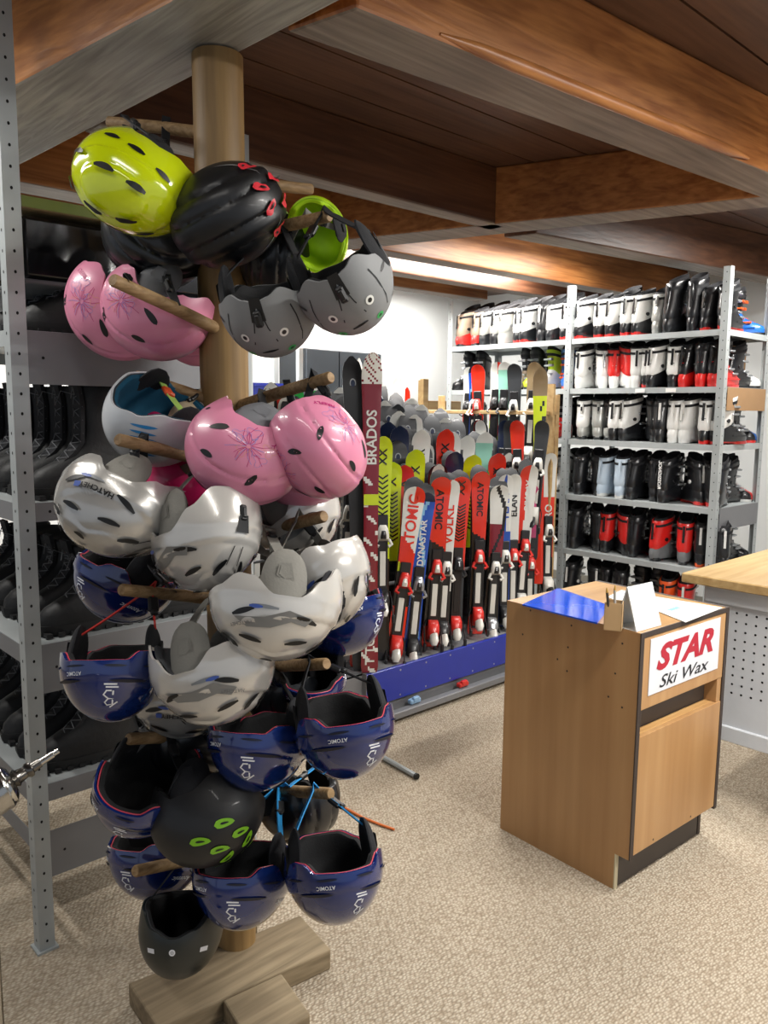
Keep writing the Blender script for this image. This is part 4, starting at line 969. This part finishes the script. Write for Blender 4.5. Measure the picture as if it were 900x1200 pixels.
# left part of the rack, seen between helmets
for i, (px, des, wd, lab, bd) in enumerate(((402, 'pattern', 'DYNASTAR', 'white ski with fine triangle pattern left of the red lettered ski', 'ww'), (386, 'graphite', None, 'dark ski between the patterned ski and the pole', 'kk'),
        (368, 'redblack', None, 'red ski behind the right hand helmet peg', 'rr'), (350, 'whiteblk', None, 'white and black ski close behind the pole', 'kk'))):
    put_ski(1.22, des, rowx(px, 2.90), 2.90, ZB_, YAWF, math.radians(-1.5), math.radians(2*(i-1)), lab, None, 1.0, bind=bd, word=wd, col='N', wpos=.80, wsz=.02)
# rows behind: row, Y, length, [(px, design or 'c' = dark base towards us, word)]
ROWS = [
 (2.98, .99, [(444, 'redonly', 'X'), (462, 'neonchev', 'X'), (478, 'redblack', 'A'), (491, 'neonchev', 'X'), (505, 'whiteblk', ''), (520, 'c', ''), (532, 'navyski', ''), (546, 'neonchev', ''), (560, 'green', ''), (580, 'redonly', 'A'), (592, 'whiteblk', ''), (606, 'c', '')], 'second'),
 (3.14, 1.12, [(385, 'c', ''), (400, 'graphite', ''), (414, 'c', ''), (429, 'c', ''), (444, 'navyski', ''), (458, 'c', ''), (472, 'navyski', ''), (487, 'white', 'R'), (501, 'c', ''), (516, 'redonly', 'XX'), (533, 'redwhite', 'W'), (546, 'white', ''), (560, 'mint', ''), (574, 'c', '')], 'third'),
 (3.30, 1.21, [(372, 'c', ''), (386, 'c', ''), (401, 'white', ''), (415, 'c', ''), (446, 'navyski', ''), (457, 'c', ''), (468, 'c', ''), (480, 'white', ''), (492, 'c', ''), (504, 'c', ''), (520, 'c', ''), (536, 'c', '')], 'fourth'),
 (3.46, 1.27, [(350, 'c', ''), (364, 'c', ''), (378, 'c', ''), (392, 'c', ''), (405, 'c', ''), (418, 'white', ''), (446, 'c', ''), (458, 'graphite', ''), (470, 'c', ''), (482, 'c', ''), (496, 'c', ''), (512, 'c', '')], 'fifth'),
 (3.62, 1.31, [(338, 'c', ''), (352, 'redonly', ''), (366, 'c', ''), (380, 'c', ''), (394, 'c', ''), (407, 'c', ''), (420, 'tan', ''), (444, 'navyski', ''), (456, 'c', ''), (468, 'c', ''), (480, 'c', '')], 'sixth'),
 (3.80, 1.355, [(312, 'whiteblk', ''), (326, 'redonly', ''), (341, 'c', ''), (355, 'green', ''), (369, 'c', ''), (383, 'redonly', ''), (398, 'c', ''), (420, 'c', ''), (448, 'graphite', ''), (462, 'c', '')], 'seventh'),
 (3.98, 1.40, [(318, 'white', ''), (333, 'c', ''), (362, 'green', ''), (376, 'white', ''), (404, 'c', ''), (430, 'c', ''), (446, 'c', '')], 'eighth'),
]
DN = {'c': 'charcoal', 'redonly': 'red', 'neonchev': 'neon yellow', 'redblack': 'red and black', 'whiteblk': 'white and black', 'navyski': 'navy', 'green': 'green tipped', 'graphite': 'graphite', 'white': 'white', 'redwhite': 'red and white', 'mint': 'mint green', 'tan': 'tan'}
rr = random.Random(5)
for Y, L_, lst, nm in ROWS:
    for i, (px, des, wd) in enumerate(lst):
        x = rowx(px, Y); back = des == 'c'; LL = L_-.03*(i % 3)+.015*((i*5) % 4)
        LL = round(LL*50)/50; bz = 'S' if (des == 'c' and i % 3 == 2) else 'C'
        put_ski(LL, 'graphite' if back else des, x, Y, ZB_, YAWF+(PI if back else 0), 0, math.radians(rr.uniform(-2, 2)),
                '%s ski, %s from left, %s row of the ski stand' % (DN[des], ORD[i], nm), '%s row of skis' % nm, 1.05, base='C', word=wd or None, col='K' if des != 'redwhite' else 'R', wpos=.88, wsz=.045)
        # the paired ski behind shows only its grey tip edge
        if i % 2 == 0:
            put_ski(LL, 'white' if back else 'graphite', x+.03, Y+.045, ZB_, YAWF+(0 if back else PI), 0, math.radians(rr.uniform(-1, 1)), 'mate behind the %s ski, %s from left, %s row' % (DN[des], ORD[i], nm), 'mates in the %s row' % nm, 1.05)
# tall single tips standing at the back
for i, (px, top, Y) in enumerate(((412, 420, 4.15), (420, 418, 4.15), (464, 440, 4.2), (470, 441, 4.2), (476, 452, 4.2))):
    z1 = on(px, top, 1, Y).z
    put_ski(round(z1-ZB_, 2), 'hero' if i != 4 else 'redonly', on(px, top+15, 1, Y).x, Y, ZB_, YAWF, 0, 0, ['slim white tipped racing ski at the back, left of its twin', 'slim white tipped racing ski at the back, right of its twin', 'slim white ski tip by the wooden frame, left of its twin', 'slim white ski tip by the wooden frame, right of its twin', 'short red ski tip beside the wooden frame'][i], None, .55)

# the rolling ski stand itself
sx0, sx1, sy0, sy1 = 2.40, 3.93, 2.68, 4.28
st = thing('ski_stand', 'low rolling ski stand with blue front board and steel rails', 'ski stand', loc=(sx0, sy0, 0))
M_blu = mat('blue lacquered board', '1c2f9c', .35, 0, .3)
b = MB(); b.box(0, 0, .095, sx1-sx0, .018, .262, 0, .003); b.build('front_board', M_blu, st)
b = MB()
for k in range(9):
    for z in (.115, .240): b.rings([sq(.04+k*.18, -.003, z, .0001, .0001, 2, 8), sq(.04+k*.18, -.003, z, .0001, .0001, 2, 8)]) if False else b.add([(.04+k*.18+.005*math.cos(a), -.0012, z+.005*math.sin(a)) for a in [2*PI*i/10 for i in range(10)]], [tuple(range(10))])
b.build('screw', M_buck, st)
b = MB(); b.box(0, .02, .235, sx1-sx0, sy1-sy0, .262); b.build('floor_panel', M_galvd, st)
b = MB(); b.box(-.003, .0, .10, 0, .55, .265); b.box(-.24, .03, .255, .0, .32, .262); b.box(-.24, .03, .13, -.237, .32, .262); b.box(-.24, .03, .13, 0, .033, .262); b.build('end_plate', M_galvd, st)
b = MB(); b.box(-.1, -.055, .02, sx1-sx0, -.015, .055, 0, .004); b.box(-.1, .02, .03, sx1-sx0, .06, .095, 0, .004); b.box(-.1, -.015, .03, sx1-sx0, .02, .036); b.build('base_rail', M_galvd, st)
for x_ in (.1, 1.35):
    for y_ in (.12, 1.4):
        b = MB(); b.tube([(x_-.015, y_, .035), (x_+.015, y_, .035)], .034, 0, 14); b.box(x_-.02, y_-.02, .05, x_+.02, y_+.02, .10); b.build('castor', M_black, st, smooth=True)
for x_, m_, nm in ((.30, mat('light blue clip', '8fb4d6', .4), 'blue'), (.66, M_bred, 'red'), (1.16, M_bwht, 'white')):
    b = MB(); b.box(x_-.035, -.035, .058, x_+.035, -.004, .082, 0, .005); b.box(x_-.02, -.040, .070, x_+.02, -.02, .094, 0, .004); tag(b.build('clip', m_, st), '%s plastic clip' % nm)
for z_, y_ in ((.62, .20), (.62, .48), (.62, .80), (.62, 1.12)):
    b = MB(); b.tube([(0, y_, z_), (sx1-sx0, y_, z_)], .010, 0, 8)
    for x_ in (.0, sx1-sx0): b.tube([(x_, y_, .26), (x_, y_, z_)], .012, 0, 8)
    b.build('support_bar', M_galvd, st, smooth=True)

# touring skis hung on a wooden rail along the boot rack
X_ = 4.03
rail = thing('wooden_rail', 'light wooden rails carrying skis in front of the far boot bay', 'rail', loc=(X_, 2.82, 0))
for z in (1.49, .70):
    b = MB(); b.box(-.11, 0, z-.012, -.09, .98, z+.012, 0, .003); b.box(-.10, .0, z-.01, .02, .02, z+.01); b.box(-.10, .96, z-.01, .02, .98, z+.01); b.build('rail_bar', M_ply, rail)
for y_ in (.0, .94):
    b = MB(); b.box(.012, y_, .0, .045, y_+.04, 1.60, 0, .003); b.build('upright', M_ply, rail)
for i, (px, top, des, bd, lab) in enumerate(((545, 428, 'whitered', 'kk', 'white and red ski, first on the wooden rail'), (556, 426, 'blue', 'ww', 'white and blue ski, second on the wooden rail'), (564, 425, 'redblack', 'rk', 'red ski with black binding on the wooden rail'),
        (577, 422, 'whitered', 'kw', 'white and orange ski on the wooden rail'), (591, 422, 'mint', 'kk', 'green tipped ski with black binding on the wooden rail'), (607, 424, 'graphite', 'wk', 'dark ski with white binding on the wooden rail'), (620, 422, 'tan', 'ww', 'tan ski with white binding on the wooden rail'))):
    p = on(px, top, 0, X_-.06); z1 = p.z
    put_ski(.86, des, X_-.045, p.y, z1-.86, math.radians(-62), 0, math.radians((i % 3-1)*2), lab, None, .9, bind=bd+'h')
    pq = on(px+9, 490, 0, X_-.18); put_ski(.84, ['graphite', 'redonly', 'whiteblk', 'navyski', 'graphite', 'redblack', 'graphite'][i], X_-.19, pq.y, pq.z-.84, math.radians(-62), 0, math.radians((i % 3-1)*3), 'short ski with binding before the rail, %s from the left' % ORD[i], 'short skis before the wooden rail', .85, bind=['wk', 'sk', 'wk', 'ww', 'kk', 'wk', 'ww'][i]+'h')
p = on(641, 428, 0, X_-.20)
p = on(638, 428, 0, X_-.145); put_ski(1.30, 'tanred', X_-.145, p.y, p.z-1.30, math.radians(-50), 0, math.radians(1), 'red patterned ski with tan tip at the rail end', None, .85)
b = MB(); t = thing('wooden_board', 'plain pale wooden board standing upright beside the patterned ski', 'board', loc=(X_-.05, on(645, 440, 0, X_-.05).y+.0, .0))
b.prism([(-.010, -.034), (.010, -.034), (.010, .034), (-.010, .034)], .001, on(645, 450, 0, X_-.05).z); b.build('plank', M_ply, t)
# L-shaped pale wooden frame behind the skis
t = thing('wooden_stand', 'pale wooden stand with a crossbar rising behind the ski tips', 'stand', loc=on(497, 465, 1, 4.45))
b = MB(); b.box(-.03, -.02, -.14, .03, .02, .14, 0, .003); b.build('upright', M_ply, t)
b = MB(); b.box(.031, -.02, -.10, .42, .02, -.03, 0, .003); b.build('crossbar', M_ply, t)
b = MB(); b.box(-.02, .02, -t.location.z+.001, .02, .05, .13, 0, .003); b.build('stand_post', M_ply, t)
# ------------------------------------------------------------------ wax cabinet
P0 = Vector((2.135, 1.160, 0)); ang = math.radians(-3.0)
cab = thing('cabinet', 'beech veneer cabinet on the carpet with a wax sign on its front', 'cabinet', loc=P0, rz=ang)
# local x = along the front to the right, local y = depth away; front faces -y
W_, D_, Hh = .535, .525, .845
M_dk = mat('dark brown edging', '3d332e', .6); M_dkp = mat('dark grey brown board', '4a423d', .6)
def part(nm, boxes, m, bev=.0015, par=cab):
    b = MB()
    for q in boxes: b.box(*q, 0)
    return b.build(nm, m, par, bev=bev)
b = MB(); b.prism([(0, 0), (.016, 0), (.016, D_), (0, D_)], .12, Hh); b.prism([(0, .05), (.016, .05), (.016, D_), (0, D_)], 0, .12)
for yy, zz in ((.06, .80), (.25, .815), (.42, .83), (.08, .70), (.26, .74), (.10, .62), (.30, .69), (.05, .60), (.45, .74), (.26, .66)):
    b.add([(-.0008, yy+.0035*math.cos(a), zz+.0035*math.sin(a)) for a in [2*PI*i/8 for i in range(8)]], [tuple(range(8))], 1)
b.build('side_panel', [M_beech, M_dk], cab)
b = MB(); b.prism([(W_-.016, 0), (W_, 0), (W_, D_), (W_-.016, D_)], .12, Hh); b.prism([(W_-.016, .05), (W_, .05), (W_, D_), (W_-.016, D_)], 0, .12); b.build('side_panel', M_dk, cab)
part('edge_strip', [(-.001, -.004, .12, .017, 0, Hh), (W_-.017, -.004, .12, W_+.001, 0, Hh), (.017, -.004, Hh-.016, W_-.017, 0, Hh)], M_dk, 0)
part('top_panel', [(.0165, .0, Hh-.016, W_-.0165, D_, Hh)], wood('beech veneer top', 'a97f4c', 'c39a63', 0, .35, scale=.5, grain=.3))
part('back_panel', [(.0165, D_-.006, .02, W_-.0165, D_-.001, Hh-.018)], M_beech)
part('front_panel', [(.018, -.002, .60, W_-.018, .014, Hh-.018)], M_beech)
part('recess_board', [(.018, .045, .46, W_-.018, .055, .60)], M_dkp)
part('inner_side', [(W_-.045, .0, .515, W_-.018, .045, .60)], M_beech)
part('drawer_front', [(.018, -.003, .13, W_-.018, .014, .515)], M_beech)
part('drawer_lip', [(.018, .014, .500, W_-.018, .044, .515)], wood('pale lip', 'b98d58', 'd0a870', 0, .4, grain=.3))
part('plinth', [(.018, .052, .0, W_-.018, .066, .12)], M_dkp)
part('plinth_edge', [(-.0005, .046, .0, .016, .0505, .12)], mat('pale edge', 'c9bfa0', .7), 0)
b = MB()
for xx, zz in ((.13, .145), (.36, .145)): b.add([(xx+.004*math.cos(a), -.0036, zz+.004*math.sin(a)) for a in [2*PI*i/8 for i in range(8)]], [tuple(range(8))][:1])
b.build('screw', M_dk, cab)
sg = part('sign', [(.052, -.0045, .640, .052+.425, -.0025, .818)], mat('white sign film', 'dfe1e6', .3), 0); tag(sg, 'white sign with red and black lettering')
vs, fs = text('STAR', .085, .045, .30, 1.0)
b = MB(); xs = [v[0] for v in vs]; wv = max(xs)-min(xs); k = .345/wv
b.add([(.262+x_*k+.0, -.0055, .752+y_) for x_, y_ in vs], fs); b.build('lettering', mat('sign red', 'b51f33', .4), sg)
vs, fs = text('Ski Wax', .040, .008, .3, 1.0)
b = MB(); xs = [v[0] for v in vs]; wv = max(xs)-min(xs); k = .30/wv
b.add([(.262+x_*k, -.0055, .672+y_) for x_, y_ in vs], fs); b.build('lettering', mat('sign black', '16171c', .4), sg)
# things on the cabinet: place by point on its top
def ontop(px, py, z=Hh): p = on(px, py, 2, z); return p
def flat_thing(nm, lab, cat, corners, z, th, m, extra=None):
    pts = [ontop(*c, z) for c in corners]; c0 = sum(pts, Vector())/len(pts)
    t = thing(nm, lab, cat, loc=c0); q = [(p.x-c0.x, p.y-c0.y) for p in pts]
    a = sum(q[i][0]*q[(i+1) % len(q)][1]-q[(i+1) % len(q)][0]*q[i][1] for i in range(len(q)))
    if a < 0: q = q[::-1]
    b = MB(); b.prism(q, .001, th); b.build('sheet', m, t)
    return t, c0
M_folder = mat('glossy blue folder', '1c5cf0', .10, 0, 1)
t, c0 = flat_thing('folder', 'glossy blue folder lying on the cabinet top', 'folder', [(612, 710), (654, 691), (716, 712), (700, 732)], Hh, .006, M_folder)
t, c0 = flat_thing('paper_sheet', 'white printed sheet at the right of the cabinet top', 'paper', [(768, 700), (846, 713), (803, 730), (768, 716)], Hh, .003, MATS['white paper'])
b = MB(); q0, q1 = ontop(775, 712)-c0, ontop(800, 708)-c0
b.box(-.05, -.0, .0032, .02, .02, .0036); b.build('print', mat('pale blue print', '7fb0d0', .6), t)
t, c0 = flat_thing('paper_sheet', 'white sheet lying behind the pen holder', 'paper', [(712, 700), (728, 692), (770, 700), (765, 714), (740, 712)], Hh, .002, MATS['white paper'])
# pen holder, rotated block of brown paper board
c = ontop(722, 738); t = thing('pen_holder', 'small square cardboard pen holder on the cabinet', 'pen holder', loc=(c.x, c.y+.01, Hh+.001), rz=math.radians(25))
b = MB(); s_ = .026; hh = .085
for q in ((-s_, -s_, 0, s_, -s_+.002, hh), (-s_, s_-.002, 0, s_, s_, hh), (-s_, -s_, 0, -s_+.002, s_, hh), (s_-.002, -s_, 0, s_, s_, hh), (-s_, -s_, 0, s_, s_, .002)): b.box(*q)
b.build('holder', mat('brown paper board', 'b4946a', .8), t)
for i, (dx, dy, tx, ty, cc, lab) in enumerate(((-.008, .004, -.030, .0, '3a342e', 'dark pen leaning left in the cardboard holder'), (.008, .0, -.002, .004, 'a8a6a0', 'grey pen upright in the cardboard holder'))):
    pt = thing('pen', lab, 'pen', loc=(c.x+dx, c.y+.01+dy, Hh+.004))
    b = MB(); b.tube([(0, 0, .0), (tx, ty, .115)], .0042, 0, 8); b.build('barrel', mat('pen '+cc, cc, .4), pt, smooth=True)
    b = MB(); b.tube([(tx*1.0, ty, .1152), (tx*1.12, ty*1.1, .130)], [.004, .0012], 0, 8); b.build('tip', mat('pen tip', 'b08a3a', .4), pt, smooth=True)
# tent card
c = ontop(752, 741); t = thing('tent_card', 'blank white folded tent card standing on the cabinet', 'card', loc=(c.x, c.y, Hh+.001))
q1, q2, q3 = ontop(746, 741), ontop(775, 733), ontop(724, 736); rd = (q2-q1).normalized(); t.rotation_euler = (0, 0, math.atan2(rd.y, rd.x)); nb = Vector((-rd.y, rd.x, 0)); t.location = (q1+q2)/2+nb*.040+Vector((0, 0, .001))
b = MB(); w2, dd, hh = (q2-q1).length/2, .040, .130
b.add([(-w2, -dd, 0), (w2, -dd, 0), (w2, 0, hh), (-w2, 0, hh), (-w2, -dd+.003, 0), (w2, -dd+.003, 0), (w2, .002, hh-.004), (-w2, .002, hh-.004)], [(0, 1, 2, 3), (7, 6, 5, 4), (0, 4, 5, 1), (1, 5, 6, 2), (3, 7, 4, 0), (3, 2, 6, 7)]); b.build('front_leaf', mat('white card', 'd4d7d9', .5), t)
b = MB(); b.add([(-w2, dd, 0), (w2, dd, 0), (w2, .002, hh), (-w2, .002, hh), (-w2, dd-.003, 0), (w2, dd-.003, 0), (w2, -.000, hh-.004), (-w2, -.000, hh-.004)], [(3, 2, 1, 0), (4, 5, 6, 7), (1, 5, 4, 0), (2, 6, 5, 1), (0, 4, 7, 3), (7, 6, 2, 3)]); b.build('rear_leaf', MATS['white card'], t)
b = MB(); b.box(-w2, -dd+.004, .0, w2, dd-.004, .0015); b.build('base_leaf', MATS['white card'], t)

# ------------------------------------------------------------------ workbench with pegboard
CX, CY, CZ = 2.86, 1.40, .895
wb = thing('workbench', 'workbench with thick wooden top and white perforated panel', 'workbench', loc=(CX, CY, 0))
b = MB(); b.box(0, -1.8, -.036+CZ, 1.6, 0, CZ, 0, .004); b.build('worktop', wood('bench top maple', 'b59460', 'd0b27e', 0, .35, scale=.7, grain=.6), wb)
M_pan = mat('white painted panel', 'cfd2d6', .5)
b = MB(); b.box(.055, -1.7, .31, .073, -.10, CZ-.037)
for i in range(34):
    for j in range(10):
        y = -.16-i*.036; z = .46+j*.034
        b.add([(.0545, y+.0045*math.cos(a), z+.0045*math.sin(a)) for a in [2*PI*q/10 for q in range(10)]], [tuple(range(10))], 1)
b.build('perforated_panel', [M_pan, M_hole], wb)
b = MB(); b.box(.045, -1.72, .27, .085, -.08, .33, 0, .004); b.box(.04, -1.72, CZ-.10, .056, -.08, CZ-.037); b.build('panel_rail', M_pan, wb)
for x_, y_ in ((.05, -.10), (1.45, -.10), (.05, -1.7), (1.45, -1.7)):
    b = MB(); b.box(x_, y_-.03, 0, x_+.05, y_+.03, CZ-.037, 0, .003); b.build('leg', M_pan, wb)
b = MB(); b.box(.10, -.10, .33, 1.45, -.085, CZ-.037); b.build('end_panel', M_pan, wb)

# ------------------------------------------------------------------ small things
# chrome tool poking in at the left edge
t = thing('metal_canister', 'chrome canister with a long nozzle at the left edge of the picture', 'canister', loc=at(-2, 925, 1.30))
ax = (at(48, 893, 1.34)-at(-2, 925, 1.30)).normalized(); Mx = ax.to_track_quat('Z', 'Y').to_matrix().to_4x4()
M_chr = mat('brushed chrome', 'b5b3ae', .18, 1)
def lathe(prof, m, nm, par):
    b = MB(); b.rings([[Mx @ Vector((r*math.cos(a), r*math.sin(a), z)) for a in [2*PI*k/28 for k in range(28)]] for z, r in prof]); return b.build(nm, m, par, smooth=True)
lathe([(-.06, .030), (-.04, .040), (.0, .038), (.008, .039), (.012, .036), (.016, .036), (.020, .030), (.024, .022)], M_chr, 'body', t)
lathe([(.024, .012), (.030, .016), (.034, .012), (.046, .010), (.050, .013), (.056, .013), (.058, .009), (.072, .008)], mat('dark chrome', '6d6a66', .25, 1), 'collar', t)
lathe([(.072, .006), (.095, .006), (.096, .0045), (.105, .0045)], M_chr, 'nozzle', t)
b = MB(); b.tube([(0, 0, -.05), (-.02, .02, -.18), (-.02, .02, -.5), (0, 0, -.57+.0)], .012, 0, 10); b.rings([sq(-.0, 0, -.62+.02, .06, .06, 2), sq(0, 0, -.58, .05, .05, 2)]) 
zb = t.location.z
b = MB(); b.tube([(-.01, .0, -.035), (-.02, .01, -.10), (-.02, .01, -zb+.02)], .012, 0, 10); b.rings([sq(-.02, .01, -zb+.001, .07, .07, 2), sq(-.02, .01, -zb+.02, .06, .06, 2)]); b.build('stand', M_chr, t, smooth=True)
# orange cord on the carpet
t = on(403, 946, 2, .004); b = MB()
P = [on(px, py, 2, .006) for px, py in ((330, 905), (370, 930), (403, 946), (425, 958), (445, 966), (462, 972))]
b.tube([p-P[0] for p in P], .0045, 0, 8); o = b.build('orange_cord', mat('orange cord', 'cf6a2a', .6), smooth=True); o.location = P[0]; tag(o, 'orange cord lying on the carpet right of the helmet pole', 'cord')
# steel bar on the carpet by the ski stand
a_, c_ = on(446, 886, 2, .012), on(487, 909, 2, .012); t = thing('steel_foot', 'steel foot bar on the carpet before the ski stand', 'bar', loc=a_)
b = MB(); b.tube([(0, 0, 0), tuple(c_-a_)], .011, 0, 8); b.build('bar', M_galv, t, smooth=True)
b = MB(); b.tube([tuple((c_-a_)), tuple((c_-a_)*1.05)], .013, 0, 8); b.build('end_cap', M_black, t, smooth=True)
# dark cabinet with monitor on the back wall
p = on(378, 437, 1, 5.0); t = thing('wall_cupboard', 'dark grey cupboard against the back wall left of the skis', 'cupboard', loc=(p.x, 4.86, p.z))
M_dc = mat('dark slate panel', '3a4148', .5)
b = MB(); b.box(-.36, -.10, -.5, .40, .22, .16, 0, .004); b.build('carcass', mat('darker slate carcass', '23282d', .5), t)
for x0, x1 in ((-.355, -.045), (-.035, .395)):
    b = MB(); b.box(x0, -.118, -.49, x1, -.101, .155, 0, .003); d_ = b.build('door', M_dc, t)
    b = MB(); b.box(x0+.02, -.132, -.2, x0+.032, -.118, -.1, 0, .003); b.build('handle', M_galv, d_)
# blue bin shelf left of the cupboard
p = on(318, 440, 1, 4.6); t = thing('shelf_rack', 'small steel rack with blue bins near the back wall', 'shelving', loc=(p.x, 4.55, 0))
for x_ in (-.22, .20): 
    for y_ in (0, .3): b = MB(); b.box(x_, y_, 0, x_+.035, y_+.035, 1.92); b.build('post', M_galv, t)
for z_ in (1.45, 1.05, .65): b = MB(); b.box(-.22, 0, z_, .235, .335, z_+.02); b.build('shelf_deck', M_galvd, t)
for i, x_ in enumerate((-.17, .02)):
    q = thing('storage_bin', 'blue plastic bin, %s one on the small steel rack' % ('left' if i == 0 else 'right'), 'bin', loc=(p.x+x_, 4.57, 1.472))
    b = MB(); b.rings([[Vector((x, y, z)) for x, y in ((0, 0), (.16, 0), (.16, .25), (0, .25))] for z in (0, .2)], 0, True, False); b.box(-.005, -.012, .18, .165, .0, .20); b.build('bin', M_blu, q)
    b = MB(); b.box(.03, -.014, .06, .13, -.001, .12); b.build('label_holder', MATS['white paper'], q)
